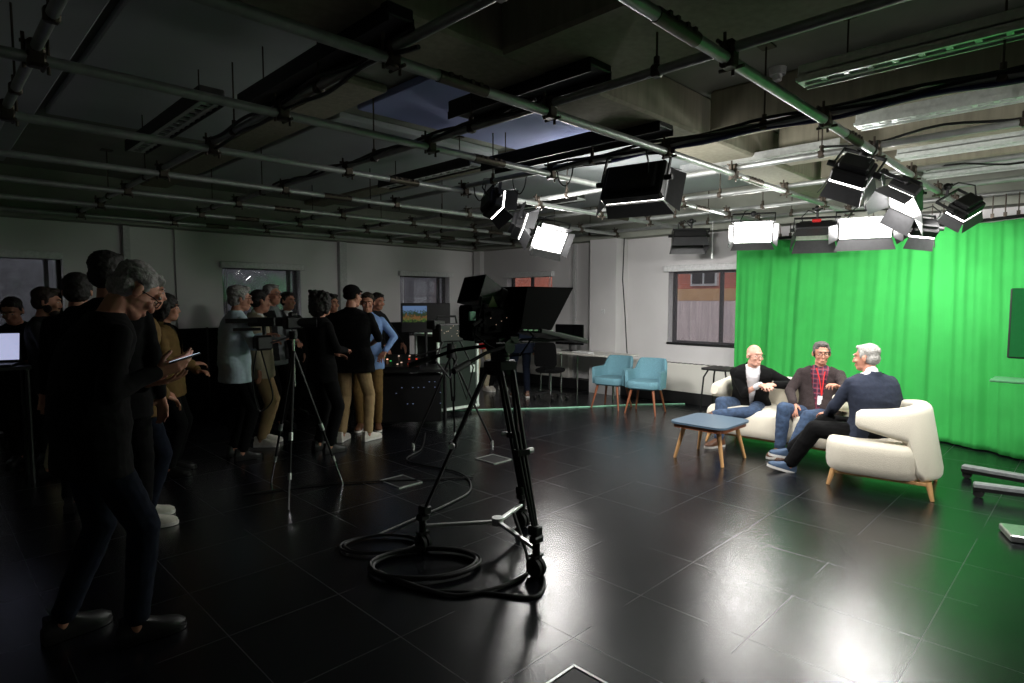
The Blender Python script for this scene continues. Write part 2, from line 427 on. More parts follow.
# lowered soffit along both window walls
m = MB(); m.box((2.4, YL - .14, (TOPW + SLAB) / 2), (12.9, .28, SLAB - TOPW)); m.box((XR - .14, 2.3, (TOPW + SLAB) / 2), (.28, 14.8, SLAB - TOPW))
struct(m.build('trim_1', 'concrete', smooth=False))
# wall columns
struct(MB().box((XR - .17, 6.26, TOPW / 2), (.34, .56, TOPW)).build('trim_2', 'wall_paint', smooth=False))
struct(MB().box((XR - .04, YL - .2, TOPW / 2), (.16, .2, TOPW)).build('trim_3', 'wall_paint', smooth=False))
struct(MB().box((5.58, YL - .05, TOPW / 2), (.14, .10, TOPW)).build('trim_4', 'trim_paint', smooth=False))
struct(MB().box((2.2, YL - .04, TOPW / 2), (.08, .08, TOPW)).build('trim_5', 'trim_paint', smooth=False))
struct(MB().box((2.85, YL - .02, TOPW / 2), (.04, .04, TOPW)).build('trim_6', 'wall_paint', smooth=False))
struct(MB().box((XR - .03, 7.13, TOPW / 2), (.06, .06, TOPW)).build('trim_7', 'trim_paint', smooth=False))
# skirting and the dark recess below the heater covers
struct(MB().box((XR - .09, 2.5, .09), (.18, 14.6, .18)).build('baseboard_right', 'dark_skirt', smooth=False))
struct(MB().box((2.4, YL - .03, .07), (12.6, .06, .14)).build('baseboard_left', 'dark_skirt', smooth=False))

# ceiling concrete ribs and downstand beams
def beam(n, c, s, mt='concrete_warm'): struct(MB().box(c, s, ch=.02).build('trim_%d' % n, mt, smooth=False))
bz = (SLAB + 2.99) / 2; bh = SLAB - 2.99
beam(8, (3.4, 2.71, bz), (10.8, .58, bh))            # cross beam whose face catches the green light
beam(9, (2.52, 7.0, SLAB - .03), (.36, 5.9, .07)); beam(10, (4.95, 7.0, SLAB - .03), (.36, 5.9, .07))
beam(11, (2.75, -.1, bz), (.80, 5.1, bh - .01)); beam(12, (-.4, 6.5, SLAB - .05), (.3, 6.6, .1))
for i, x in enumerate((4.75, 6.15, 7.35)):
    beam(13 + i, (x, -1.3, bz), (.30, 7.3, bh))
# light panels set into the slab bays
for i, (x0, x1, y0, y1, mt) in enumerate([(.9, 2.28, 3.4, 6.6, 'panel_grey'), (2.75, 4.7, 3.0, 4.6, 'blue_bulkhead'), (2.75, 4.7, 4.9, 8.8, 'panel_grey'), (5.2, 8.4, 3.2, 8.8, 'panel_grey'), (-.2, .84, 3.4, 9.2, 'panel_grey')]):
    struct(MB().box(((x0 + x1) / 2, (y0 + y1) / 2, SLAB - .03), (x1 - x0, y1 - y0, .06), ch=.01).build('trim_%d' % (16 + i), mt, smooth=False))

# ------------------------------------------------------------------ windows with blinds
def window(n, axis, face, a, b, z0, z1, split, blind_to=None):
    fr = MB(); d = .17
    def put(mb, c0, c1, zz0, zz1, off, th, mi=0):
        c = (face + off, (c0 + c1) / 2, (zz0 + zz1) / 2); s = (th, c1 - c0, zz1 - zz0)
        if axis == 'y': c = (c[1], c[0], c[2]); s = (s[1], s[0], s[2])
        mb.box(c, s, mi=mi)
    t = .05
    for (c0, c1, q0, q1) in ((a, b, z0, z0 + t), (a, b, z1 - t, z1), (a, a + t, z0 + t, z1 - t), (b - t, b, z0 + t, z1 - t)): put(fr, c0, c1, q0, q1, d, .06)
    for s in split: put(fr, s - .025, s + .025, z0 + t, z1 - t, d, .055)
    o = struct(fr.build('window_%d' % n, 'dark_skirt', smooth=False))
    gl = MB(); put(gl, a + t, b - t, z0 + t, z1 - t, d, .006); gl.build('window_glass', 'window_glass', o, smooth=False)
    return o
window(1, 'y', YL, -.3, 1.46, .95, 2.24, [1.30]); window(2, 'y', YL, 3.51, 4.80, .95, 2.20, [4.66]); window(3, 'y', YL, 6.87, 8.12, .95, 2.16, [7.95])
window(4, 'x', XR, 7.72, 8.98, .95, 2.16, [8.4]); window(5, 'x', XR, 3.75, 5.17, .93, 2.13, [4.33])
def blind(axis, face, a, b, z0, z1, label):
    sg = -1
    def P(al, off, z): return (face + off, al, z) if axis == 'x' else (al, face + off, z)
    c = P((a + b) / 2, -.03, z1); t = thing('roller_blind', label, 'blind', c, 0, 'roller blinds on the windows')
    mb = MB(); mb.box(P((a + b) / 2, -.012, (z0 + z1) / 2), ((.003, b - a, z1 - z0) if axis == 'x' else (b - a, .003, z1 - z0))); mb.build('blind_cloth', 'blind_mesh', t, False, True)
    mb = MB(); mb.box(P((a + b) / 2, -.045, z1 + .04), ((.09, b - a + .12, .10) if axis == 'x' else (b - a + .12, .09, .10)), ch=.01); mb.build('blind_cassette', 'window_frame_white', t, False, True)
    mb = MB(); mb.box(P((a + b) / 2, -.014, z0), ((.03, b - a + .03, .035) if axis == 'x' else (b - a + .03, .03, .035)), ch=.006); mb.build('bottom_bar', 'black_plastic', t, False, True)
    mb = MB(); mb.tube([P(a + .03, -.05, z1), P(a + .03, -.05, z0 + .1), P(a + .0, -.05, z0 + .1), P(a + .0, -.05, z1)], .003, 6); mb.build('pull_chain', 'aluminium', t, True, True)
blind('y', YL, -.32, 1.40, .95, 2.20, 'dark mesh roller blind on the window at the far left edge')
blind('y', YL, 3.52, 4.80, .95, 2.17, 'dark mesh roller blind on the window behind the man in the grey vest')
blind('y', YL, 6.88, 8.12, .95, 2.14, 'dark mesh roller blind on the window above the picture monitor')
blind('x', XR, 7.72, 8.96, 1.75, 2.12, 'half raised mesh blind on the window behind the teleprompter')
blind('x', XR, 3.77, 5.17, .94, 2.12, 'mesh roller blind with black bottom bar beside the green curtain')

# ------------------------------------------------------------------ outside the windows
struct(MB().box((20, 10, -.3), (60, 60, .2)).build('trim_30', 'asphalt', smooth=False))
t = thing('brick_building', 'red brick building with tan band seen through the window blinds', 'building', (17.5, 8, 0))
MB().box((18.5, 8, 3.2), (1, 22, 7)).build('brick_wall', 'brick', t, False, True)
MB().box((17.9, 8, 1.82), (.2, 22, .38)).build('tan_band', 'render_tan', t, False, True)
for k in range(9):
    y = 1.2 + k * 1.6
    f = MB().box((17.93, y, 2.50), (.14, .9, .8)).build('window', 'window_frame_white', t, False, True)
    q = MB(); q.box((17.85, y - .21, 2.50), (.04, .34, .66)); q.box((17.85, y + .21, 2.50), (.04, .34, .66)); q.build('pane', 'screen_off', f, False, True)
q = MB(); q.box((17.9, 8, .72), (.2, 22, 1.8))
q.build('lower_storey', 'pale_storey', t, False, True)
t = thing('garden_wall', 'grey shaded wall with leaning bars outside the left windows', 'wall', (4, 14, 0))
MB().box((4, 14.2, 2.2), (16, .3, 5)).build('wall_face', 'hedge', t, False, True)
q = MB()
for x in (.9, 4.1, 5.0, 8.2, 9.0): q.bar((x, 13.6, .0), (x - .5, 13.6, 4.2), .06, .06)
q.build('leaning_bars', 'black_metal', t, False, True)

# ------------------------------------------------------------------ lighting grid
GZA, GZB = 2.755, 2.805
AY = [1.30, 2.40, 3.55, 4.72, 5.95, 7.18, 8.42, 9.55]
BX = [.46, 1.62, 2.72, 4.05, 5.17, 6.35, 7.5, 8.45]
ordn = ['nearest the camera', 'second from the camera', 'third from the camera', 'fourth from the camera', 'fifth from the camera', 'sixth from the camera', 'next to last before the left wall', 'closest to the left wall']
def clampmb(x, y):
    q = MB()
    q.box((x, y, GZA), (.075, .07, .075), ch=.012); q.box((x, y, GZB), (.07, .075, .07), ch=.012)
    q.cyl((x - .055, y + .03, GZB + .03), (x + .055, y + .03, GZB + .03), .009, n=8); q.cyl((x + .03, y - .06, GZA - .03), (x + .03, y + .06, GZA - .03), .009, n=8)
    q.cyl((x + .045, y, GZA - .06), (x + .045, y, GZB + .05), .008, n=8); q.cyl((x - .045, y, GZA - .05), (x - .045, y, GZB + .06), .008, n=8)
    return q
for i, y in enumerate(AY):
    t = thing('grid_pipe', 'long steel ceiling pipe parallel to the left wall, ' + ordn[i], 'pipe', (4.4, y, GZA), 0, 'lower ceiling pipes')
    x0 = -3.5; x1 = 8.45
    MB().cyl((x0, y, GZA), (x1, y, GZA), .027, n=14).build('pipe_tube', 'pipe_steel', t, True, True)
    for x in BX:
        if i == 0 and x < 1: continue
        clampmb(x, y).build('clamp', 'clamp_steel', t, True, True)
    for x in ((2.25, 4.6) if i == 0 else (2.05, 5.6) if i == 1 else (3.3, 6.8)):
        q = MB(); q.cyl((x - .16, y, GZA), (x + .16, y, GZA), .031, n=14)
        for k in (-.1, -.04, .04, .1): q.box((x + k, y - .028, GZA + .012), (.02, .016, .02))
        q.build('sleeve_coupler', 'clamp_steel', t, True, True)
bl = ['at the far left edge', 'second from the left', 'third from the left, passing above the key light', 'fourth from the left, wrapped in cables', 'fifth from the left', 'sixth from the left', 'next to last before the window wall', 'closest to the window wall']
for i, x in enumerate(BX):
    t = thing('grid_pipe', 'steel ceiling pipe crossing over the others, ' + bl[i], 'pipe', (x, 3, GZB), 0, 'upper ceiling pipes')
    MB().cyl((x, -4.5, GZB), (x, 9.65, GZB), .0242, n=14).build('pipe_tube', 'pipe_steel', t, True, True)
    for y in (-.6, .45, 1.68, 3.1, 4.3, 6.5, 8.0):
        if 2.3 < y < 2.9: continue
        q = MB(); q.cyl((x, y, GZB), (x, y, SLAB), .006, n=8); q.box((x, y, SLAB - .006), (.11, .09, .012)); q.cyl((x, y, GZB + .02), (x, y, GZB + .07), .016, n=8)
        q.box((x, y, GZB), (.06, .05, .062), ch=.01); q.build('hanger_rod', 'clamp_steel', t, True, True)

def spline(pts, n):
    out = []
    P = [V(pts[0])] + [V(p) for p in pts] + [V(pts[-1])]
    for i in range(1, len(P) - 2):
        for k in range(n):
            t = k / n; a, b, c, d = P[i - 1], P[i], P[i + 1], P[i + 2]
            out.append(.5 * ((2 * b) + (c - a) * t + (2 * a - 5 * b + 4 * c - d) * t * t + (3 * b - a - 3 * c + d) * t ** 3))
    out.append(P[-2]); return out
# cables strapped along the upper pipes
def wav(x, y0, y1, n, amp, z, sag=.02, ph=0.):
    return [(x + amp * math.sin(ph + 5.1 * (y0 + (y1 - y0) * k / n)), y0 + (y1 - y0) * k / n, z + sag * math.sin(ph * 2 + 7.3 * (y0 + (y1 - y0) * k / n))) for k in range(n + 1)]
q = MB(); [q.tube(wav(4.05 + dx, -2, 3.6, 46, .012, GZB + dz, .010, ph), .012, 6) for dx, dz, ph in ((.03, .02, 0), (-.03, .0, 2), (.0, .035, 4), (.04, -.02, 1))]
tag(q.build('cable_bundle', 'cable_black'), 'black cable bundle wrapped round the ceiling pipe above the key light', 'cable')
q = MB(); q.tube(wav(4.05, .2, 2.9, 40, .02, GZB - .028, .008, 1.), .014, 8); tag(q.build('blue_cable', 'cable_blue'), 'blue cable taped under the cable wrapped ceiling pipe', 'cable')
q = MB(); [q.tube(wav(2.72 + dx, 2.5, 6.2, 46, .014, GZB + dz, .014, ph), .011, 6) for dx, dz, ph in ((.03, .02, 0), (-.03, .01, 2), (.0, .035, 4))]
tag(q.build('cable_bundle', 'cable_black'), 'black cable bundle on the ceiling pipe over the two small left lamps', 'cable')
q = MB(); [q.tube(wav(1.62 + dx, 2.2, 4.8, 40, .014, GZB + dz, .014, ph), .011, 6) for dx, dz, ph in ((.03, .02, 0), (-.03, .01, 2), (.0, -.035, 4))]
tag(q.build('cable_bundle', 'cable_black'), 'dark tangled cable bundle on the ceiling pipe at upper left', 'cable')
q = MB(); q.tube(wav(5.17, -3, 1.7, 40, .03, GZB + .045, .02, .6), .010, 6); tag(q.build('power_cable', 'cable_black'), 'thin black power cable lying on the ceiling pipe at upper right', 'cable')
q = MB(); q.tube(wav(6.35, -3, 1.2, 30, .03, GZB - .03, .03, .2), .008, 6); tag(q.build('power_cable', 'cable_black'), 'thin black cable sagging below the green lit ceiling rib', 'cable')
q = MB(); q.tube([(8.62, 5.90, 2.72), (8.60, 5.91, 2.0), (8.64, 5.88, 1.4), (8.62, 5.82, .80), (8.66, 5.80, .45), (8.64, 5.78, .19)], .010, 8); tag(q.build('drop_cable', 'cable_black'), 'black cable hanging down the white wall column behind the teal chairs', 'cable')
q = MB(); q.tube([(8.2, 4.1, 2.78), (8.2, 4.1, 2.32)], .004, 6); q.cyl((8.2, 4.1, 2.32), (8.2, 4.1, 2.24), .012, .018, 8); tag(q.build('pull_cord', 'card_white'), 'white ended pull cord hanging above the window by the curtain', 'cord')
for k, lb in enumerate(('loop of thin black cable hanging nearest to the key light', 'middle loop of black cable left of the key light', 'loop of black cable hanging farthest left of the key light')):
    y = 3.3 + .55 * k; q = MB(); q.tube(spline([(4.05, y, GZB - .01), (4.04, y + .02, GZB - .12), (4.05, y + .09, GZB - .17), (4.06, y + .17, GZB - .11), (4.05, y + .18, GZB - .01)], 5), .006, 6)
    tag(q.build('hanging_loop', 'cable_black'), lb, 'cable')

# linear luminaires above the grid
def luminaire(x, y0, y1, z, label, louvre=True, wdt=.17, hgt=.09, matb='grille_dark'):
    t = thing('linear_luminaire', label, 'ceiling light', (x, (y0 + y1) / 2, z), 0, 'unlit linear ceiling lights')
    q = MB(); q.box((x, (y0 + y1) / 2, z + hgt * .6), (wdt, y1 - y0, hgt * .8), ch=.008); q.box((x - wdt / 2 + .004, (y0 + y1) / 2, z + .01), (.008, y1 - y0, .05)); q.box((x + wdt / 2 - .004, (y0 + y1) / 2, z + .01), (.008, y1 - y0, .05))
    q.build('housing', matb, t, False, True)
    if louvre:
        q = MB(); n = int((y1 - y0) / .12)
        for k in range(n + 1): q.box((x, y0 + (y1 - y0) * k / n, z + .008), (wdt - .02, .03, .018))
        q.box((x - .045, (y0 + y1) / 2, z + .004), (.03, y1 - y0, .016)); q.box((x + .045, (y0 + y1) / 2, z + .004), (.03, y1 - y0, .016))
        q.build('louvre', 'fixture_louvre', t, False, True)
    q = MB()
    for yy in (y0 + .25, y1 - .25): q.cyl((x, yy, z + hgt), (x, yy, SLAB), .005, n=8); q.box((x, yy, SLAB - .006), (.07, .07, .012))
    q.build('suspension_rod', 'clamp_steel', t, True, True)
    return t
luminaire(3.98, -1.2, 1.42, 2.99, 'green lit louvred ceiling light at the top right corner', matb='fixture_louvre')
luminaire(5.30, -1.2, 1.46, 3.00, 'green lit louvred ceiling light, second from the top right corner', matb='fixture_louvre')
luminaire(6.75, -1.2, 1.50, 3.00, 'green lit louvred ceiling light right of the lamp cluster', matb='fixture_louvre')
luminaire(8.0, -1.2, 1.52, 3.00, 'green lit louvred ceiling light just above the curtain top', matb='fixture_louvre')
luminaire(1.50, 4.35, 6.3, 2.99, 'dim louvred ceiling light at upper left')
luminaire(4.05, 4.55, 6.2, 2.99, 'dim louvred ceiling light above the two small left lamps')
luminaire(6.3, 5.0, 6.6, 2.97, 'short louvred ceiling light above the bright left lamp')
luminaire(1.66, 2.38, 4.15, 2.93, 'dark box ceiling light at upper left centre', False, .15, .08, 'black_metal')
luminaire(2.82, 2.10, 3.35, 2.93, 'dark box ceiling light over the centre of the room', False, .20, .11, 'black_metal')
luminaire(4.12, 2.45, 4.45, 2.93, 'dark box ceiling light beside the blue ceiling panel', False, .20, .11, 'black_metal')
t = thing('cable_tray', 'grey ribbed metal cable tray hanging behind the big diagonal pipe', 'tray', (5.75, 2.4, 3))
q = MB(); q.box((5.75, 2.44, 2.96), (.22, 1.5, .012)); q.box((5.64, 2.44, 2.99), (.01, 1.5, .07)); q.box((5.86, 2.44, 2.99), (.01, 1.5, .07))
for k in range(4): q.box((5.68 + .045 * k, 2.44, 2.950), (.012, 1.5, .01))
q.build('tray_channel', 'aluminium', t, False, True)
q = MB(); [q.cyl((5.75, y, 2.96), (5.75, y, SLAB), .005, n=8) for y in (1.9, 3.05)]; q.build('suspension_rod', 'clamp_steel', t, True, True)
t = thing('smoke_detector', 'small round white smoke detector on the ceiling at upper right', 'detector', (4.55, 1.75, SLAB))
q = MB(); q.cyl((4.5, 1.78, SLAB), (4.5, 1.78, SLAB - .05), .06, .055, 20); q.cyl((4.5, 1.78, SLAB - .05), (4.5, 1.78, SLAB - .09), .035, .03, 16); q.build('detector_body', 'window_frame_white', t, True, True)

# ------------------------------------------------------------------ studio lamps
def lamp(pos, aim, label, lit=True, size=(.5, .3), power=40., roll=0., doors=(35, 35, 35, 35), dlen=.17, pipe=None, tint=(1, .98, .95), red=False):
    pos = V(pos); f = (V(aim) - pos).normalized(); r = f.cross(V((0, 0, 1))).normalized(); u = r.cross(f).normalized()
    mt = Matrix((r, f, u)).transposed().to_4x4()   # local x right, y forward, z up
    mt = mt @ Matrix.Rotation(R(roll), 4, 'Y'); mt.translation = pos
    w_, h_ = size; inv = mt.inverted()
    t = thing('studio_lamp', label, 'studio lamp', mtx=mt, group='studio lamps on the ceiling grid')
    q = MB(); q.box((0, -.06, 0), (w_, .10, h_), ch=.015); q.box((0, -.13, 0), (w_ * .8, .05, h_ * .7), ch=.01)
    q.build('housing', 'black_metal', t, False)
    q = MB(); q.box((0, -.004, 0), (w_ * .94, .008, h_ * .9)); q.build('diffuser', 'panel_on' if lit else 'panel_off', t, False)
    # yoke
    q = MB(); s = 1.0; yh = h_ / 2 + .10
    for sx in (-1, 1): q.box((sx * (w_ / 2 + .02), -.08, yh / 2), (.012, .03, yh), ch=.003); q.cyl((sx * (w_ / 2 + .005), -.08, 0), (sx * (w_ / 2 + .06), -.08, 0), .022, n=10)
    q.box((0, -.08, yh), (w_ + .052, .03, .012), ch=.003); q.build('yoke', 'black_metal', t, False)
    # spigot and hook clamp up to the pipe
    top = mt @ V((0, -.08, yh)); pz = V((pipe[0], pipe[1], GZA)) if pipe else V((top.x, top.y, GZA))
    q = MB(); a = inv @ top; b = inv @ pz
    if (b - a).length > .02: q.cyl(a, b, .014, n=10)
    q.ell(b, .038, nu=10, nv=8); q.cyl(b + V((-.06, 0, 0)), b + V((.06, 0, 0)), .014, n=8); q.build('hook_clamp', 'black_metal', t)
    for nm, (hx, hz, ang, wd) in (('top', (0, 1, doors[0], w_)), ('bot', (0, -1, doors[1], w_)), ('l', (-1, 0, doors[2], h_)), ('r', (1, 0, doors[3], h_))):
        if ang is None: continue
        ca, sa = math.cos(R(ang)), math.sin(R(ang)); n = V((hx, 0, hz)); side = V((hz, 0, -hx)) if hz else V((0, 0, 1))
        h0 = V((hx * w_ / 2, .003, hz * h_ / 2)); e = V((n.x * sa, ca, n.z * sa)) * dlen; nn = V((n.x * ca, -sa, n.z * ca)) * .0025
        a0 = h0 - side * wd * .48; a1 = h0 + side * wd * .48; b1 = h0 + e + side * wd * .56; b0 = h0 + e - side * wd * .56
        q = MB(); P = [a0 - nn, a1 - nn, b1 - nn, b0 - nn, a0 + nn, a1 + nn, b1 + nn, b0 + nn]
        q.add(P, [(0, 1, 2, 3), (7, 6, 5, 4), (0, 4, 5, 1), (1, 5, 6, 2), (2, 6, 7, 3), (3, 7, 4, 0)]); q.cyl(a0, a1, .005, n=6)
        q.build('barn_door', 'door_metal', t, False)
    if red:
        MB().box((.0, -.10, h_ / 2 + .03), (.10, .04, .05), ch=.01).build('power_plug', 'red_cloth', t, False)
    q = MB(); q.tube([(w_ * .3, -.16, 0), (w_ * .34, -.24, .05), (w_ * .2, -.22, h_ / 2 + .08), (.02, -.1, h_ / 2 + .16)], .007, 6); q.build('lamp_cable', 'cable_black', t)
    if lit:
        ld = bpy.data.lights.new('lamp_glow', 'AREA'); ld.shape = 'RECTANGLE'; ld.size = w_ * .92; ld.size_y = h_ * .88; ld.energy = power; ld.color = tint
        lo = bpy.data.objects.new('lamp_glow', ld); COL.objects.link(lo); lo.parent = t
        lo.matrix_local = Matrix.Translation((0, .006, 0)) @ Matrix.Rotation(R(90), 4, 'X')
    return t
M['panel_on'] = mat('panel_on', (1, .99, .97), .5, 0, .01, emit=12.)
mk('panel_off', (.75, .75, .72), .4)
mk('door_metal', (.24, .24, .245), .42, .4)

LAMPS = [
 dict(pos=(4.05, 2.66, 2.53), aim=(6.9, 3.15, 1.2), size=(.50, .30), power=55, doors=(25, 8, 50, 30), dlen=.15, pipe=(4.05, 2.40), label='big black studio lamp seen from behind, hanging alone in the upper centre'),
 dict(pos=(4.22, 4.40, 2.60), aim=(8.4, 3.0, 1.2), size=(.26, .22), power=34, doors=(30, 30, 30, 30), roll=-22, dlen=.12, label='small lamp with folded doors, highest of the three on the left'),
 dict(pos=(4.95, 4.75, 2.48), aim=(8.2, 1.9, 1.0), size=(.28, .22), power=30, doors=(40, 40, 40, 40), roll=-24, dlen=.13, label='middle lamp of the three on the left with glowing doors'),
 dict(pos=(6.10, 5.35, 2.44), aim=(4.2, 1.6, .2), size=(.42, .32), power=30, doors=(55, 80, 55, 55), roll=-10, dlen=.09, pipe=(6.10, 5.6), label='brightly glowing lamp, right one of the three on the left'),
 dict(pos=(8.0, 4.36, 2.50), aim=(7.5, 4.0, 0), size=(.46, .34), lit=False, doors=(12, 12, 12, 12), dlen=.13, label='unlit black lamp hanging above the window by the curtain'),
 dict(pos=(7.75, 3.32, 2.51), aim=(4.2, 1.6, .2), size=(.48, .28), power=24, doors=(40, 80, 40, 40), dlen=.09, label='glowing lamp at the left top corner of the green curtain'),
 dict(pos=(7.95, 2.62, 2.46), aim=(6.5, 2.0, 0), size=(.46, .24), lit=False, doors=(20, 50, 20, 20), dlen=.16, red=True, label='unlit lamp with a red plug between the two glowing ones before the curtain'),
 dict(pos=(7.05, 1.84, 2.37), aim=(3.6, .9, .5), size=(.50, .18), power=24, doors=(50, 65, 45, 45), dlen=.12, label='wide glowing lamp facing the camera above the grey haired man'),
 dict(pos=(6.0, 1.30, 2.48), aim=(5.2, 2.5, .6), size=(.42, .24), power=34, roll=30, doors=(40, 55, 45, 45), dlen=.17, label='tilted lamp with bright inner doors in the middle of the right cluster'),
 dict(pos=(5.02, 1.42, 2.56), aim=(6.6, 2.5, .8), size=(.26, .22), power=26, roll=32, doors=(20, 15, 20, 20), dlen=.12, label='black diamond shaped lamp, leftmost of the right cluster'),
 dict(pos=(7.25, 1.05, 2.50), aim=(8.6, 1.9, 1.0), size=(.26, .20), power=18, roll=-38, doors=(20, 20, 20, 20), dlen=.10, label='small black lamp at the right end of the right cluster'),
 dict(pos=(7.35, 1.42, 2.34), aim=(8.5, 2.6, 1.0), size=(.26, .16), power=18, roll=8, doors=(50, 35, 30, 30), dlen=.12, label='small lamp with a drooping grey door in front of the curtain top'),
 dict(pos=(4.3, -.6, 2.42), aim=(7.2, 2.7, .7), size=(.5, .3), power=40, doors=(2, 35, 5, 50), dlen=.22, label='added unseen lamp hanging right of the frame, brightening the seats'),  # added off-frame lamp to brighten the seats, walls and ceiling bounce
 dict(pos=(6.1, -.9, 2.5), aim=(8.0, .2, 1.0), size=(.5, .3), power=19, doors=(55, 40, 55, 55), label='added unseen lamp brightening the right end of the green curtain'),  # another lamp added out of view, lifts the curtain's right end
]
for L_ in LAMPS: lamp(**L_)

# ------------------------------------------------------------------ green curtain
path = spline([(8.56, 3.90, 0), (8.58, 3.2, 0), (8.56, 2.1, 0), (8.36, 1.28, 0), (7.98, .52, 0), (7.45, -.25, 0), (6.8, -1.0, 0), (6.0, -1.7, 0)], 60)
t = thing('green_curtain', 'bright green chroma key curtain covering the right wall', 'curtain', (8.3, 1.5, 0))
P = []; F = []; nz_ = 40; s = 0.; L0 = None
for i, p in enumerate(path):
    if i: s += (p - path[i - 1]).length
    a = path[max(i - 1, 0)]; b = path[min(i + 1, len(path) - 1)]; d = (b - a).normalized(); n = V((-d.y, d.x, 0))
    for k in range(nz_ + 1):
        z = k / nz_; sl = s + .10 * (1 - z) * math.sin(s * 1.3)
        amp = .017 + .022 * noise.noise(V((sl * 1.1, 3.3, 0))) + .006 * (1 - z)
        o = amp * (math.sin(sl * 17 + 3 * noise.noise(V((sl * .8, 0, 0)))) + .5 * math.sin(sl * 29 + 1.7) + .35 * math.sin(sl * 53 + 4 * noise.noise(V((sl, 7., 0))))) + .02 * noise.noise(V((sl * 2.5, z * 1.4, 1.))) + .006 * noise.noise(V((sl * 9, z * 5, 4.)))
        q = p + n * o; P.append((q.x, q.y, .012 + z * 2.47))
m_ = MB(); K = nz_ + 1
for i in range(len(path) - 1):
    for k in range(nz_): F.append((i * K + k, (i + 1) * K + k, (i + 1) * K + k + 1, i * K + k + 1))
m_.add(P, F); o = m_.build('curtain_cloth', 'green_cloth', t, True, True)
sd = o.modifiers.new('thickness', 'SOLIDIFY'); sd.thickness = .004
q = MB(); q.tube([(p.x, p.y, 2.51) for p in path[::6]], .02, 8); q.build('curtain_track', 'black_metal', t, True, True)
q = MB()
for p in path[::9]: q.box((p.x, p.y, 2.545), (.03, .03, .05)); q.cyl((p.x, p.y, 2.55), (p.x, p.y, 2.76), .006, n=6)
q.build('track_hanger', 'clamp_steel', t, True, True)

# ------------------------------------------------------------------ radiator covers under the window, wall details
t = thing('radiator_cover', 'long cream radiator cover under the window behind the sofa', 'radiator', (8.7, 4.2, .15))
q = MB(); q.box((XR - .10, 4.45, .40), (.16, 2.7, .46), ch=.015); q.build('front_panel', 'radiator_white', t, False, True)
q = MB(); [q.box((XR - .10, 3.3 + .1 * k, .632), (.10, .06, .006)) for k in range(24)]; q.build('top_grille', 'grille_dark', t, False, True)
t = thing('radiator_cover', 'cream radiator cover under the desk by the wall column', 'radiator', (8.7, 7.6, .15))
q = MB(); q.box((XR - .10, 7.9, .40), (.16, 1.5, .44), ch=.015); q.build('front_panel', 'radiator_white', t, False, True)
for (yy, zz, lb) in ((6.25, 1.45, 'small white light switch on the wall column'),):
    o = MB().box((XR - .345, yy, zz), (.012, .08, .08), ch=.003).build('light_switch', 'window_frame_white', smooth=False); tag(o, lb, 'switch')

# ------------------------------------------------------------------ furniture
def outline_sheet(path_pts, prof, name, mt, parent, closed_ends=True, n_round=0):
    """sweep a closed profile (list of (out, z)) along a ground path"""
    P = []; F = []; pts = [V(p) for p in path_pts]; k = 0
    for i, p in enumerate(pts):
        a = pts[max(i - 1, 0)]; b = pts[min(i + 1, len(pts) - 1)]; d = (b - a).normalized(); n = V((d.y, -d.x, 0)); pr = prof(i / (len(pts) - 1)) if callable(prof) else prof
        k = len(pr); P += [p + n * o_ + V((0, 0, z)) for o_, z in pr]
    for i in range(len(pts) - 1):
        F += [(i * k + j, i * k + (j + 1) % k, (i + 1) * k + (j + 1) % k, (i + 1) * k + j) for j in range(k)]
    F += [tuple(range(k))[::-1], tuple(range((len(pts) - 1) * k, len(pts) * k))]
    m = MB(); m.add(P, F); return m
def rrect(w_, h_, r, n=5, cx=0, cz=0):
    out = []
    for (sx, sz, a0) in ((1, 1, 0), (-1, 1, 90), (-1, -1, 180), (1, -1, 270)):
        for k in range(n + 1):
            a = R(a0 + 90 * k / n); out.append((cx + sx * (w_ / 2 - r) + r * math.cos(a), cz + sz * (h_ / 2 - r) + r * math.sin(a)))
    return out

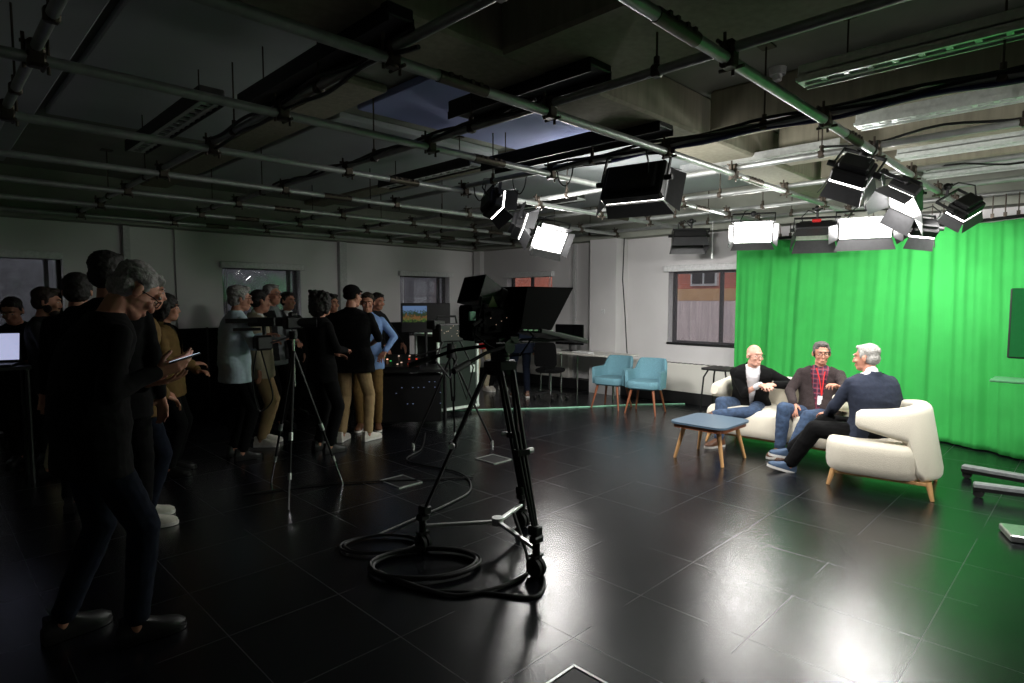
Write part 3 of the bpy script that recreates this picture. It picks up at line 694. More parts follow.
def shell_seat(name, label, cat, loc, rz, W, D, group=None, short=.10):
    """curved boucle seat: seat block, wrap-round back rail with open gap under the arms, oak base; local front = +y"""
    t = thing(name, label, cat, loc, rz, group)
    hw = W / 2; hd = D / 2
    # seat block : rounded footprint
    def foot(w_, d_, r, n=8, y0=0.):
        return [(x, y + y0) for x, y in rrect(w_, d_, r, n)]
    fp = foot(W - .06, D - .10, .22, 8, .05)
    q = MB(); rings = []
    levels = [(.14, .93), (.165, .975), (.22, 1.0), (.34, 1.0), (.385, .985), (.415, .95), (.43, .88)]
    P = []; n = len(fp)
    for z, s_ in levels: P += [((x) * s_, (y - .05) * s_ + .05, z) for x, y in fp]
    F = [];
    for i in range(len(levels) - 1): F += [(i * n + j, i * n + (j + 1) % n, (i + 1) * n + (j + 1) % n, (i + 1) * n + j) for j in range(n)]
    F += [tuple(range(n))[::-1], tuple(range((len(levels) - 1) * n, len(levels) * n))]
    q.add(P, F); q.build('seat', 'cream_boucle', t)
    # back rail path from right arm front, round the back, to left arm front
    pth = []; r = .30; xo = hw - .07; yb = -hd + .07; yf = hd - short
    pth += [(xo, yf - (yf - (yb + r)) * k / 8, 0) for k in range(8)]
    pth += [(xo - r + r * math.cos(R(-a)), yb + r + r * math.sin(R(-a)), 0) for a in range(0, 91, 9)]
    nn = 10; x1 = xo - r
    pth += [(x1 - 2 * x1 * k / nn, yb, 0) for k in range(1, nn)]
    pth += [(-xo + r + r * math.cos(R(180 + 90 - a)), yb + r + r * math.sin(R(180 + 90 - a)), 0) for a in range(0, 91, 9)]
    pth += [(-xo, (yb + r) + (yf - (yb + r)) * k / 8, 0) for k in range(1, 9)]
    L = len(pth) - 1; ys = [p[1] for p in pth]
    def prof(s_):
        i = min(L, max(0, round(s_ * L))); y = ys[i]; u = min(1, max(0, (y - yb) / (yf - yb)))      # 0 back, 1 arm front
        top = .76 - .07 * u; zb = .14 if u < .22 else (.14 + (.455 - .14) * min(1, (u - .22) / .08) ** .6 + .08 * max(0, u - .3) / .7)
        th = .15 - .02 * u; endr = 1.0
        if u > .93: endr = math.sqrt(max(.05, 1 - ((u - .93) / .075) ** 2)); 
        hh = (top - zb); cz = (top + zb) / 2 
        pr = rrect(th * (.5 + .5 * endr), hh * (.55 + .45 * endr), min(th * .45 * (.5 + .5 * endr), .062), 4, 0, cz)
        return [(a_ + .115 * (z_ - .14) / .6 - .02 * (1 - .6 * u), z_) for a_, z_ in pr]
    q = outline_sheet(pth, prof, 'back_rail', 'cream_boucle', t)
    q.build('back_rail', 'cream_boucle', t)
    # oak base frame and legs
    q = MB(); bw = hw - .13; bd = hd - .08
    q.bar((-bw, bd, .125), (bw, bd, .125), .045, .03, ch=.006); q.bar((-bw, -bd, .125), (bw, -bd, .125), .045, .03, ch=.006)
    q.bar((-bw, -bd, .125), (-bw, bd, .125), .045, .03, ch=.006); q.bar((bw, -bd, .125), (bw, bd, .125), .045, .03, ch=.006); q.build('base_frame', 'oak', t, False)
    for sx in (-1, 1):
        for sy in (-1, 1):
            q = MB(); a = V((sx * bw, sy * bd, .14)); b = V((sx * (bw + .035), sy * (bd + .035), 0))
            q.cyl(a, b, .026, .015, 12); q.build('leg', 'oak', t)
    return t
shell_seat('armchair', 'cream curved armchair holding the grey haired man, seen from its side', 'armchair', (6.13, 1.38, 0), R(8), .90, .86, short=.24)
shell_seat('sofa', 'cream two seat sofa with curved back in front of the green curtain', 'sofa', (6.88, 2.55, 0), R(90), 1.62, .86)

# coffee table
t = thing('coffee_table', 'low oak coffee table with a blue-grey top beside the sofa', 'table', (5.86, 2.90, 0))
q = MB(); q.prism([(x + 5.80, y + 2.88) for x, y in rrect(.66, .60, .10, 6)], 'z', .385, .405); q.build('table_top', 'blue_top', t, True, True)
q = MB(); q.prism([(x + 5.80, y + 2.88) for x, y in rrect(.62, .56, .09, 6)], 'z', .345, .385); q.build('apron', 'walnut', t, True, True)
for (tx, ty), (fx, fy) in (((5.62, 3.07), (5.59, 3.16)), ((5.62, 2.70), (5.58, 2.63)), ((6.02, 2.70), (6.09, 2.63)), ((6.0, 3.07), (6.10, 3.16))):
    q = MB(); q.cyl((tx, ty, .35), (fx, fy, 0), .024, .016, 12); q.build('leg', 'oak', t, True, True)

# small black side table behind sofa
t = thing('side_table', 'small black side table behind the left end of the sofa', 'table', (7.75, 3.8, 0))
MB().prism([(x + 7.75, y + 3.72) for x, y in rrect(.38, .42, .08, 5)], 'z', .70, .725).build('table_top', 'black_plastic', t, True, True)
for sx, sy in ((-1, -1), (-1, 1), (1, -1), (1, 1)):
    q = MB(); q.tube([(7.75 + sx * .10, 3.72 + sy * .12, .70), (7.75 + sx * .15, 3.72 + sy * .16, .60), (7.75 + sx * .17, 3.72 + sy * .18, .3), (7.75 + sx * .18, 3.72 + sy * .19, 0)], .012, 8); q.build('leg', 'black_metal', t, True, True)

# teal tub chairs
def teal_chair():
    t = thing('tub_chair', '', 'chair', group='teal chairs by the wall'); q = MB(); q.loft([((0, .02, z), .25 * s_, .235 * s_) for z, s_ in ((.36, .86), (.38, .97), (.42, 1.), (.455, .99), (.475, .93))], 28, e=4); q.build('seat', 'teal_fabric', t)
    n = 36; P = []; F = []
    for i in range(n + 1):
        a = R(-195 + 210 * i / n) ; u = abs(i / n - .5) * 2   # 1 at arm fronts, 0 mid back
        hgt = .62 + .16 * (1 - min(1, max(0, (u - .36) / .22)) ** 1.5 if u > .36 else 1); 
        rx, ry = .275, .25; ca, sa = math.cos(a), math.sin(a)
        x = rx * math.copysign(abs(ca) ** .7, ca); y = ry * math.copysign(abs(sa) ** .7, sa) + (.06 if sa > 0 else 0)
        lean = .09 * (hgt - .36) / .45 * max(0, -sa)
        for (o_, z) in ((0, .37), (.0, hgt - .02), (.012, hgt), (.034, hgt), (.045, hgt - .02), (.045, .37)):
            f = (z - .37) / .45; P.append((x * (1 - (.05 - o_) / .3 + .05 * f), y * (1 - (.05 - o_) / .3) - .12 * f * max(0, -sa), z))
    for i in range(n): F += [(i * 6 + j, i * 6 + (j + 1) % 6, (i + 1) * 6 + (j + 1) % 6, (i + 1) * 6 + j) for j in range(6)]
    F += [tuple(range(6))[::-1], tuple(range(n * 6, n * 6 + 6))]
    q = MB(); q.add(P, F); q.build('backrest', 'teal_fabric', t, bevel=0)
    for sx, sy in ((-1, 1), (1, 1), (-1, -1), (1, -1)):
        q = MB(); q.cyl((sx * .16, .02 + sy * .14, .37), (sx * .23, .02 + sy * .22, 0), .021, .012, 10); q.build('leg', 'walnut', t)
    return t
c1 = teal_chair(); c1.matrix_world = at(7.56, 5.36, 0, R(98)); XF[c1.name] = c1.matrix_world.copy(); c1['label'] = 'teal upholstered tub chair nearer the desk, left one of the pair'
copytree(c1, at(7.56, 4.76, 0, R(102)), 'teal upholstered tub chair nearer the window, right one of the pair')

# desk along the right wall with monitor
t = thing('wall_desk', 'white topped desk with steel legs along the window wall', 'desk', (8.4, 6.5, 0))
MB().box((8.19, 6.68, .735), (.58, 2.4, .03), ch=.004).build('desk_top', 'desk_white', t, False, True)
for (x, y) in ((7.95, 5.62), (7.95, 6.72), (7.95, 7.6), (8.4, 6.72), (8.4, 7.6)):
    q = MB(); q.cyl((x, y, 0), (x, y, .72), .018, n=10); q.build('leg', 'chrome', t, True, True)
t = thing('desk_monitor', 'black flat monitor standing on the white topped desk', 'monitor', (8.2, 6.85, .75), R(0))
q = MB(); q.box((8.22, 6.76, 1.04), (.03, .56, .36), Matrix.Rotation(R(12), 3, 'Z'), ch=.006); q.build('screen', 'screen_off', t, False, True)
q = MB(); q.cyl((8.24, 6.77, .76), (8.24, 6.77, .95), .018, n=10); q.box((8.22, 6.76, .757), (.18, .24, .014), ch=.004); q.build('stand', 'black_plastic', t, False, True)
o = MB().box((8.02, 6.3, .765), (.14, .40, .02), Matrix.Rotation(R(-8), 3, 'Z'), ch=.004).build('keyboard', 'card_white', smooth=False); tag(o, 'white keyboard lying on the desk before the monitor', 'keyboard')
t = thing('office_chair', 'dark mesh office chair pulled up to the desk', 'chair', (7.55, 6.62, 0), R(-70))
q = MB(); q.loft([((0, 0, z), .23 * s_, .22 * s_) for z, s_ in ((.44, .9), (.46, 1), (.49, 1), (.505, .92))], 24, e=3.4); q.build('seat', 'cloth_black', t)
q = MB(); q.loft([((0, -.22 - .05 * (z - .5), z), .20 * s_, .018) for z, s_ in ((.55, .85), (.6, 1), (.8, 1.), (.92, .92), (.96, .75))], 24, e=3.4); q.build('backrest', 'cloth_black', t)
q = MB(); q.cyl((0, 0, .12), (0, 0, .45), .025, n=12); q.bar((0, -.2, .46), (0, -.23, .62), .05, .012); q.build('gas_column', 'chrome', t)
q = MB()
for k in range(5):
    a = R(72 * k + 10); q.bar((0, 0, .11), (.28 * math.cos(a), .28 * math.sin(a), .07), .035, .025); q.ell((.28 * math.cos(a), .28 * math.sin(a), .028), (.028, .028, .028), nu=10, nv=8)
q.build('castor_base', 'black_plastic', t)

# TV stand at the right edge
t = thing('display_stand', 'rolling display stand with white legs at the right edge of the picture', 'display stand', (6.5, .3, 0))
for (a, b) in (((6.85, .90, .10), (6.72, -.15, .11)), ((6.24, .74, .10), (6.45, -.30, .11))):
    q = MB(); q.bar(a, b, .07, .05, ch=.012); l = q.build('leg', 'stand_grey', t, False, True)
    q = MB(); q.bar(V(a) - V((.01, 0, .028)), V(b) - V((.01, 0, .028)), .06, .03); q.build('underside', 'black_plastic', l, False, True)
    for e, k in ((a, 1), (b, -1)):
        q = MB(); x, y = e[0], e[1] - .04 * k
        for dx in (-.018, .018): q.cyl((x + dx - .008, y, .037), (x + dx + .008, y, .037), .037, n=16)
        q.cyl((x, y, .06), (x, y, .09), .016, n=8); q.build('castor', 'black_rubber', l, True, True)
q = MB(); q.bar((6.72, -.15, .12), (6.45, -.30, .12), .07, .04); q.cyl((6.59, -.22, .12), (6.59, -.22, 1.6), .03, n=14); q.build('column', 'window_frame_white', t, True, True)
q = MB(); q.box((6.62, .27, 0.965), (.32, .85, .022), ch=.006); q.build('shelf', 'shelf_green', t, False, True)
q = MB(); q.box((6.66, .03, 1.45), (.05, 1.15, .60), ch=.01); sc_ = q.build('display_panel', 'black_plastic', t, False, True)
q = MB(); q.box((6.632, .03, 1.455), (.004, 1.12, .58)); q.build('display_glass', 'screen_green_reflection', sc_, False, True)
q = MB(); q.tube([(6.0, .30, .05), (6.02, .28, .2), (6.28, .16, .5), (6.5, -.1, .8), (6.57, -.2, .9)], .007, 6); q.build('power_lead', 'cable_black', t, True, True)
o = MB().box((5.36, .35, .03), (.26, .20, .05), Matrix.Rotation(R(20), 3, 'Z'), ch=.008).build('power_box', 'aluminium', smooth=False); tag(o, 'small grey floor power box at the right edge', 'power box')

# floor boxes
def floorbox(c, w_, d_, label):
    x, y = c; t = thing('floor_box', label, 'floor box', (x, y, 0), 0, 'floor sockets')
    q = MB(); e = .012
    for (cx_, cy_, sx, sy) in ((x - w_ / 2, y, e, d_ + e), (x + w_ / 2, y, e, d_ + e), (x, y - d_ / 2, w_, e), (x, y + d_ / 2, w_, e)): q.box((cx_, cy_, .004), (sx, sy, .008))
    q.build('metal_rim', 'aluminium', t, False, True)
    MB().box((x, y, .002), (w_ - .02, d_ - .02, .004)).build('lid', 'black_plastic', t, False, True)
floorbox((3.07, 4.49), .24, .30, 'square metal rimmed floor socket left of the camera tripod')
floorbox((4.19, 4.45), .24, .28, 'square metal rimmed floor socket right of the flight case')
floorbox((1.85, 1.45), .36, .36, 'square metal rimmed floor socket at the bottom edge of the picture')
q = MB(); q.tube([(5.2, 7.25, .005), (5.7, 6.8, .005), (6.12, 6.5, .005), (6.72, 6.02, .005), (7.3, 5.62, .005), (8.0, 5.2, .005), (8.6, 4.7, .005)], .012, 6)
tag(q.build('floor_tape', 'card_green'), 'thin pale green strip running across the floor to the wall', 'tape')

# ------------------------------------------------------------------ main camera on dolly tripod
W1, W2, W3 = V((2.56, 2.35, 0)), V((2.30, 3.12, 0)), V((3.06, 2.95, 0)); HUB = V((2.70, 2.83, .17))
t = thing('camera_tripod', 'tall black camera tripod on a wheeled three arm dolly', 'tripod', (2.66, 2.8, 0))
q = MB(); q.cyl(HUB + V((0, 0, -.02)), HUB + V((0, 0, .03)), .04, n=14)
hub = q.build('dolly_hub', 'aluminium', t, True, True)
for Wp in (W1, W2, W3):
    d = (V((Wp.x, Wp.y, .17)) - HUB).normalized()
    q = MB(); q.bar(HUB + d * .03, V((Wp.x, Wp.y, .17)), .030, .022, ch=.004); q.build('dolly_arm', 'aluminium', t, False, True)
    q = MB(); q.cyl(V((Wp.x, Wp.y, .13)), V((Wp.x, Wp.y, .24)), .024, n=12); q.box((Wp.x, Wp.y, .23), (.08, .06, .045), ch=.01)
    q.bar((Wp.x - .035, Wp.y, .06), (Wp.x - .035, Wp.y, .13), .006, .03); q.bar((Wp.x + .035, Wp.y, .06), (Wp.x + .035, Wp.y, .13), .006, .03); q.box((Wp.x, Wp.y, .13), (.08, .05, .012))
    fk = q.build('castor_fork', 'black_metal', t, False, True)
    q = MB(); [q.cyl((Wp.x + a_, Wp.y, .058), (Wp.x + b_, Wp.y, .058), .058, n=20) for a_, b_ in ((-.028, -.006), (.006, .028))]; q.build('wheel', 'black_rubber', fk, True, True)
AP = V((2.62, 2.72, 1.24))
for Wp in (W1, W2, W3):
    foot = V((Wp.x, Wp.y, .25)); out = V((Wp.x - AP.x, Wp.y - AP.y, 0)).normalized(); side = V((-out.y, out.x, 0)); top = AP + out * .07
    q = MB(); mid = top.lerp(foot, .52)
    for sgn in (-1, 1): q.cyl(top + side * .045 * sgn, mid + side * .028 * sgn, .013, n=10); q.cyl(mid + side * .028 * sgn - (foot - top) * .04, foot + side * .012 * sgn, .010, n=10)
    q.cyl(mid - (foot - top) * .12, foot, .012, n=10)
    q.bar(mid + side * .045, mid - side * .045, .05, .035); q.bar(top + side * .06, top - side * .06, .05, .05); q.box(top.lerp(foot, .97), (.07, .07, .06), ch=.01)
    l = q.build('leg', 'black_metal', t, True, True)
    q = MB(); q.cyl(mid + side * .05, mid + side * .085, .018, n=10); q.build('lock_knob', 'aluminium', l, True, True)
q = MB(); q.cyl(AP + V((0, 0, -.06)), AP + V((0, 0, .03)), .085, .095, 20); q.cyl(AP + V((0, 0, .03)), AP + V((0, 0, .12)), .06, n=18); q.box(AP + V((0, 0, .15)), (.17, .13, .07), ch=.015); q.cyl(AP + V((-.0, -.09, .12)), AP + V((0, .09, .12)), .045, n=16)
q.build('fluid_head', 'black_metal', t, True, True)
for sgn in (-1, 1):
    q = MB(); q.tube([AP + V((-.04, .08 * sgn, .12)), AP + V((-.25, .14 * sgn, .10)), AP + V((-.52, .2 * sgn, .03))], .011, 8); l = q.build('pan_bar', 'hood_black', t, True, True)
    q = MB(); q.tube([AP + V((-.42, .18 * sgn, .057)), AP + V((-.55, .205 * sgn, .022))], .018, 10); q.build('grip', 'black_rubber', l, True, True)

cz = 1.44; cy = 2.72
t = thing('studio_camera', 'black studio video camera with viewfinder hood on the dolly tripod', 'video camera', (2.6, cy, cz))
q = MB(); q.box((2.57, cy, cz + .08), (.34, .14, .17), ch=.02); q.box((2.37, cy, cz + .08), (.10, .12, .20), ch=.015); q.box((2.55, cy, cz - .02), (.40, .10, .03), ch=.006)
q.build('camera_body', 'hood_black', t, False, True)
q = MB(); q.cyl((2.73, cy, cz + .08), (2.90, cy, cz + .08), .055, .062, 20); q.cyl((2.78, cy, cz + .08), (2.80, cy, cz + .08), .068, n=20); q.cyl((2.84, cy, cz + .08), (2.855, cy, cz + .08), .07, n=20); q.build('lens', 'black_plastic', t, True, True)
q = MB(); q.tube([(2.45, cy, cz + .17), (2.46, cy, cz + .22), (2.66, cy, cz + .22), (2.68, cy, cz + .17)], .012, 8); q.build('carry_handle', 'black_plastic', t, True, True)
# viewfinder monitor with open folding hood, pointing back and up at the operator
vx, vy, vz = 2.64, 2.84, 1.665
q = MB()
def hood(a, b, ra, rb, mi=0, open_=True):
    pa = [V(a) + V((0, sx * ra[0], sz * ra[1])) for sx, sz in ((-1, -1), (1, -1), (1, 1), (-1, 1))]; pb = [V(b) + V((0, sx * rb[0], sz * rb[1])) for sx, sz in ((-1, -1), (1, -1), (1, 1), (-1, 1))]
    th = .004
    for i in range(4):
        j = (i + 1) % 4; n = (pa[j] - pa[i]).cross(pb[i] - pa[i]).normalized() * th
        P = [pa[i], pa[j], pb[j], pb[i]]; q.add([p - n for p in P] + [p + n for p in P], [(0, 1, 2, 3), (7, 6, 5, 4), (0, 4, 5, 1), (1, 5, 6, 2), (2, 6, 7, 3), (3, 7, 4, 0)], mi)
rotv = Matrix.Translation((vx, vy, vz)) @ Matrix.Rotation(R(22), 4, 'Y') @ Matrix.Rotation(R(-8), 4, 'Z')
q.xf = rotv
hood((0, 0, 0), (-.15, 0, 0), (.10, .065), (.12, .085)); q.box((.03, 0, 0), (.06, .22, .14), ch=.01)
q.build('viewfinder', 'black_plastic', t, False, True)
q = MB(); q.xf = rotv; q.box((-.003, 0, 0), (.004, .16, .10)); q.build('viewfinder_screen', 'screen_off', t, False, True)
q = MB(); q.prism([(2.50, 1.60), (2.585, 1.60), (2.54, 1.675)], 'y', 2.70, 2.705); q.build('bright_gap_patch', 'beige_cloth', t, False, True)  # beige piece added in place of a bright see-through gap
q = MB(); q.tube([(2.56, vy, 1.68), (2.60, 2.80, 1.62), (2.58, cy, 1.62)], .016, 8); q.tube([(2.28, 2.6, 1.50), (2.40, 2.66, 1.53), (2.45, 2.7, 1.55)], .012, 8)
for k in range(12): q.box((2.36 + random.random() * .35, 2.64 + random.random() * .04, 1.47 + random.random() * .15), (.03, .02, .025), ch=.004)
q.tube([(2.40, 2.66, 1.60), (2.3, 2.6, 1.45), (2.42, 2.62, 1.38), (2.55, 2.66, 1.34)], .006, 6); q.tube([(2.66, 2.64, 1.56), (2.8, 2.6, 1.42), (2.7, 2.62, 1.3), (2.6, 2.66, 1.3)], .006, 6)
q.build('fittings', 'hood_black', t, True, True)
q = MB(); q.box((2.33, 2.655, 1.555), (.05, .012, .055), ch=.003); q.build('green_tinted_bracket', 'card_green', t, False, True)  # green light on the bracket is put into its colour
q = MB(); [q.box((2.38 + .045 * k, 2.645, 1.50 + .02 * (k % 3)), (.004, .003, .003)) for k in range(6)]; q.build('indicator_light', 'led_white', t, False, True)
# teleprompter: glass hood wedge and flat monitor below
t = thing('teleprompter', 'black teleprompter hood with flat screen mounted before the camera lens', 'teleprompter', (3.0, cy, cz))
P1, P2, P3, P4 = (2.68, 1.475), (2.74, 1.735), (3.20, 1.735), (2.97, 1.445)
q = MB()
for yy in (2.60, 2.86): q.prism([P1, P2, P3, P4], 'y', yy, yy + .006)
q.add([(P2[0], 2.60, P2[1]), (P3[0], 2.60, P3[1]), (P3[0], 2.866, P3[1]), (P2[0], 2.866, P2[1]), (P2[0], 2.60, P2[1] - .006), (P3[0], 2.60, P3[1] - .006), (P3[0], 2.866, P3[1] - .006), (P2[0], 2.866, P2[1] - .006)], [(0, 1, 2, 3), (7, 6, 5, 4), (0, 4, 5, 1), (1, 5, 6, 2), (2, 6, 7, 3), (3, 7, 4, 0)])
q.add([(P1[0], 2.60, P1[1]), (P2[0], 2.60, P2[1]), (P2[0], 2.866, P2[1]), (P1[0], 2.866, P1[1]), (P1[0] + .006, 2.60, P1[1]), (P2[0] + .006, 2.60, P2[1]), (P2[0] + .006, 2.866, P2[1]), (P1[0] + .006, 2.866, P1[1])], [(0, 1, 2, 3), (7, 6, 5, 4), (0, 4, 5, 1), (1, 5, 6, 2), (2, 6, 7, 3), (3, 7, 4, 0)])
q.build('hood', 'hood_black', t, False, True)
q = MB(); q.add([(2.97, 2.607, 1.447), (2.97, 2.859, 1.447), (2.79, 2.859, 1.72), (2.79, 2.607, 1.72), (2.976, 2.607, 1.45), (2.976, 2.859, 1.45), (2.796, 2.859, 1.724), (2.796, 2.607, 1.724)], [(0, 1, 2, 3), (7, 6, 5, 4), (0, 4, 5, 1), (1, 5, 6, 2), (2, 6, 7, 3), (3, 7, 4, 0)]); q.build('mirror_glass', 'window_glass', t, False, True)
q = MB(); q.box((3.10, 2.73, 1.405), (.50, .30, .03), Matrix.Rotation(R(11), 3, 'Y'), ch=.006); mo = q.build('prompter_monitor', 'black_plastic', t, False, True)
q = MB(); q.box((3.19, 2.73, 1.402), (.30, .28, .012), Matrix.Rotation(R(11), 3, 'Y')); q.build('monitor_glass', 'prompter_green', mo, False, True)
q = MB()
for yy in (2.64, 2.82): q.cyl((2.5, yy, 1.385), (3.3, yy, 1.375), .009, n=8)
q.box((2.66, 2.73, 1.40), (.08, .2, .05), ch=.006); q.build('mounting_rails', 'black_metal', t, False, True)
q = MB(); [q.box((2.72 + .05 * k, 2.597, 1.462 - .003 * k), (.034, .006, .008)) for k in range(6)]; q.build('edge_trim', 'aluminium', t, False, True)

# cables on floor
def coil(cx_, cy_, rx, ry, turns, z, rot=0, jit=.03, n=26):
    out = []
    for k in range(int(n * turns) + 1):
        a = 2 * math.pi * k / n; j = 1 + jit * math.sin(a * .37 + 1) + jit * math.sin(a * 1.13)
        x = rx * j * math.cos(a); y = ry * j * math.sin(a); out.append((cx_ + x * math.cos(rot) - y * math.sin(rot), cy_ + x * math.sin(rot) + y * math.cos(rot), z + .006 * (k % 7) / 7 + .010 * (k / n) * .6))
    return out
c = coil(2.16, 2.92, .33, .21, 4.6, .014, R(-38))
q = MB(); q.tube(c + spline([c[-1], (2.02, 2.55, .014), (2.2, 2.42, .014), (2.42, 2.38, .014), (2.60, 2.45, .03), (2.64, 2.62, .3)], 6)[1:], .011, 8); tag(q.build('coiled_cable', 'cable_black'), 'thick black camera cable coiled on the floor at the dolly', 'cable')
c = coil(2.13, 3.38, .25, .15, 2.3, .012, R(-40), .05)
q = MB(); q.tube(c + spline([c[-1], (2.5, 3.6, .012), (3.0, 3.7, .012), (3.35, 3.85, .012), (3.6, 4.3, .012), (3.5, 5.0, .012), (3.9, 5.3, .012), (4.4, 5.9, .012)], 8)[1:], .008, 8); tag(q.build('floor_cable', 'cable_black'), 'thin black cable looping on the floor toward the flight case', 'cable')
q = MB(); q.tube(spline([(2.64, 2.40, .01), (2.52, 2.25, .01), (2.35, 2.18, .01), (2.20, 2.40, .01), (1.95, 2.72, .01), (1.92, 3.05, .012)], 8), .010, 8); tag(q.build('floor_cable', 'cable_black'), 'single black cable curving round the front dolly wheel', 'cable')
q = MB(); q.tube(spline([(1.9, 5.1, .01), (2.5, 4.9, .01), (3.2, 4.4, .01), (3.6, 4.1, .01)], 8), .007, 8); tag(q.build('floor_cable', 'cable_black'), 'thin cable on the dark floor between photo tripod and floor socket', 'cable')

# ------------------------------------------------------------------ second camera and tripod
t = thing('camera_tripod', 'slim black tripod with white feet beside the flight case', 'tripod', (4.25, 5.1, 0))
AP = V((4.22, 5.16, 1.05))
for Wp in (V((3.91, 5.47, 0)), V((4.62, 4.93, 0)), V((4.62, 5.6, 0))):
    d = (Wp - AP); side = V((-d.y, d.x, 0)).normalized(); q = MB()
    for sgn in (-1, 1): q.cyl(AP + side * .03 * sgn, AP + d * .55 + side * .015 * sgn, .011, n=8)
    q.cyl(AP + d * .5, Wp + V((0, 0, .03)), .012, n=8); l = q.build('leg', 'black_metal', t, True, True)
    q = MB(); q.cyl(Wp + V((0, 0, 0)), Wp + V((0, 0, .045)), .02, .014, 10); q.build('foot', 'aluminium', l, True, True)
q = MB(); q.cyl(AP + V((0, 0, -.04)), AP + V((0, 0, .12)), .06, .05, 16); q.tube([AP + V((0, 0, .1)), AP + V((-.35, .2, -.02))], .01, 8); q.build('fluid_head', 'black_metal', t, True, True)
t = thing('video_camera', 'black video camera with many small controls on the slim tripod', 'video camera', (4.2, 5.15, 1.2))
q = MB(); q.box((4.17, 5.16, 1.29), (.34, .15, .2), ch=.015); q.cyl((4.33, 5.13, 1.29), (4.5, 5.08, 1.29), .06, .05, 16); q.box((4.05, 5.22, 1.38), (.16, .14, .10), ch=.01); q.tube([(4.05, 5.2, 1.39), (4.06, 5.2, 1.47), (4.26, 5.14, 1.47), (4.28, 5.14, 1.39)], .013, 8); q.build('camera_body', 'black_plastic', t, False, True)
q = MB(); [q.box((4.0 + random.random() * .34, 5.075, 1.2 + random.random() * .19), (.006, .003, .005)) for k in range(14)]; q.build('controls', 'led_white', t, False, True)
q = MB(); q.tube([(4.05, 5.1, 1.2), (3.95, 5.1, 1.0), (4.1, 5.05, .8), (4.25, 5.1, 1.0), (4.2, 5.12, 1.2)], .012, 8); q.tube([(4.25, 5.05, 1.2), (4.4, 5.0, .9), (4.3, 5.0, .55), (4.2, 5.05, .9)], .01, 8); q.build('cable_loops', 'cable_black', t, True, True)

# flight case, racks, desk of monitors
t = thing('flight_case', 'upright dark flight case with aluminium edges beside the monitor table', 'flight case', (5.6, 6.75, 0), 0)
fx = Matrix.Translation((5.52, 6.86, 0)) @ Matrix.Rotation(R(-3), 4, 'Z')
CW, CD, CH_ = .70, .55, 1.05
q = MB(); q.xf = fx; q.box((0, 0, .10 + CH_ / 2), (CW - .02, CD - .02, CH_ - .02)); body = q.build('case_body', 'case_panel', t, False, True)
q = MB(); q.xf = fx
for sx in (-1, 1):
    for sy in (-1, 1):
        q.box((sx * CW / 2, sy * CD / 2, .10 + CH_ / 2), (.035, .035, CH_)); q.box((sx * CW / 2, 0, .10 if sy < 0 else .10 + CH_), (.035, CD, .035)); q.box((0, sx * CD / 2, .10 if sy < 0 else .10 + CH_), (CW, .035, .035))
        for z_ in (.10, .10 + CH_): q.ell((sx * CW / 2, sy * CD / 2, z_), .032, nu=10, nv=8)
q.build('edge_profile', 'edge_alu', t, False, True)
for sx in (-1, 1):
    q = MB(); q.xf = fx; q.box((sx * .26, -CD / 2 - .004, .65), (.09, .012, .11), ch=.004); q.box((sx * .26, -CD / 2 - .014, .65), (.03, .012, .05)); q.build('latch', 'edge_alu', t, False, True)
q = MB(); q.xf = fx; [q.cyl((sx * .26 - .015, sy * .2, .045), (sx * .26 + .015, sy * .2, .045), .045, n=14) for sx in (-1, 1) for sy in (-1, 1)]; q.build('castor', 'black_rubber', t, True, True)

t = thing('mixing_table', 'dark trestle table crowded with vision mixing gear', 'table', (4.3, 6.4, 0))
tx = Matrix.Translation((4.62, 6.62, 0)) @ Matrix.Rotation(R(-38), 4, 'Z')
q = MB(); q.xf = tx; q.box((-.08, 0, .74), (1.3, .72, .04), ch=.006); q.build('table_top', 'black_plastic', t, False, True)
for sx in (-1, 1):
    for sy in (-1, 1): q = MB(); q.xf = tx; q.cyl((sx * .60 - .08, sy * .32, 0), (sx * .60 - .08, sy * .32, .72), .02, n=8); q.build('leg', 'black_metal', t, True, True)
q = MB(); q.xf = tx; q.box((.0, -.2, .38), (.95, .3, .6), ch=.01)
rk = q.build('equipment_rack', 'black_metal', t, False, True)
q = MB(); q.xf = tx
random.seed(3)
for k in range(12): q.box((-.1 + random.randint(0, 8) * .07, -.353, .25 + random.randint(0, 5) * .07), (.016, .006, .006))
q.build('status_light', 'led_blue', rk, False, True)
t = thing('vision_mixer', 'sloping vision mixing console with rows of lit buttons', 'mixing console', (4.5, 6.5, .76))
q = MB(); q.xf = tx @ Matrix.Translation((-.22, -.12, .76)); q.prism([(-.24, .0), (.22, 0), (.22, .16), (-.24, .04)], 'x', -.42, .42); q.build('console_body', 'black_metal', t, False, True)
for nm, mt_, n_, s_ in (('red_button', 'led_red', 6, 1), ('white_button', 'led_white', 9, 2), ('green_button', 'led_green', 8, 3)):
    q = MB(); q.xf = tx @ Matrix.Translation((-.22, -.12, .76)); random.seed(s_ + 10)
    for k in range(n_):
        yy = -.2 + .06 * random.randint(0, 6); q.box((-.38 + random.randint(0, 16) * .047, yy, .06 + (yy + .24) * .26), (.022, .02, .012))
    q.build(nm, mt_, t, False, True)
t = thing('picture_monitor', 'wide black monitor showing a small bright landscape picture', 'monitor', (4.5, 6.1, 1.0))
mx = Matrix.Translation((4.92, 6.56, 1.41)) @ Matrix.Rotation(R(-38), 4, 'Z')
q = MB(); q.xf = mx; q.box((0, 0, 0), (.66, .05, .40), ch=.008); mo = q.build('monitor_case', 'black_plastic', t, False, True)
q = MB(); q.xf = mx; q.box((-.145, -.027, .05), (.32, .004, .22)); q.build('picture', 'monitor_picture', mo, False, True)
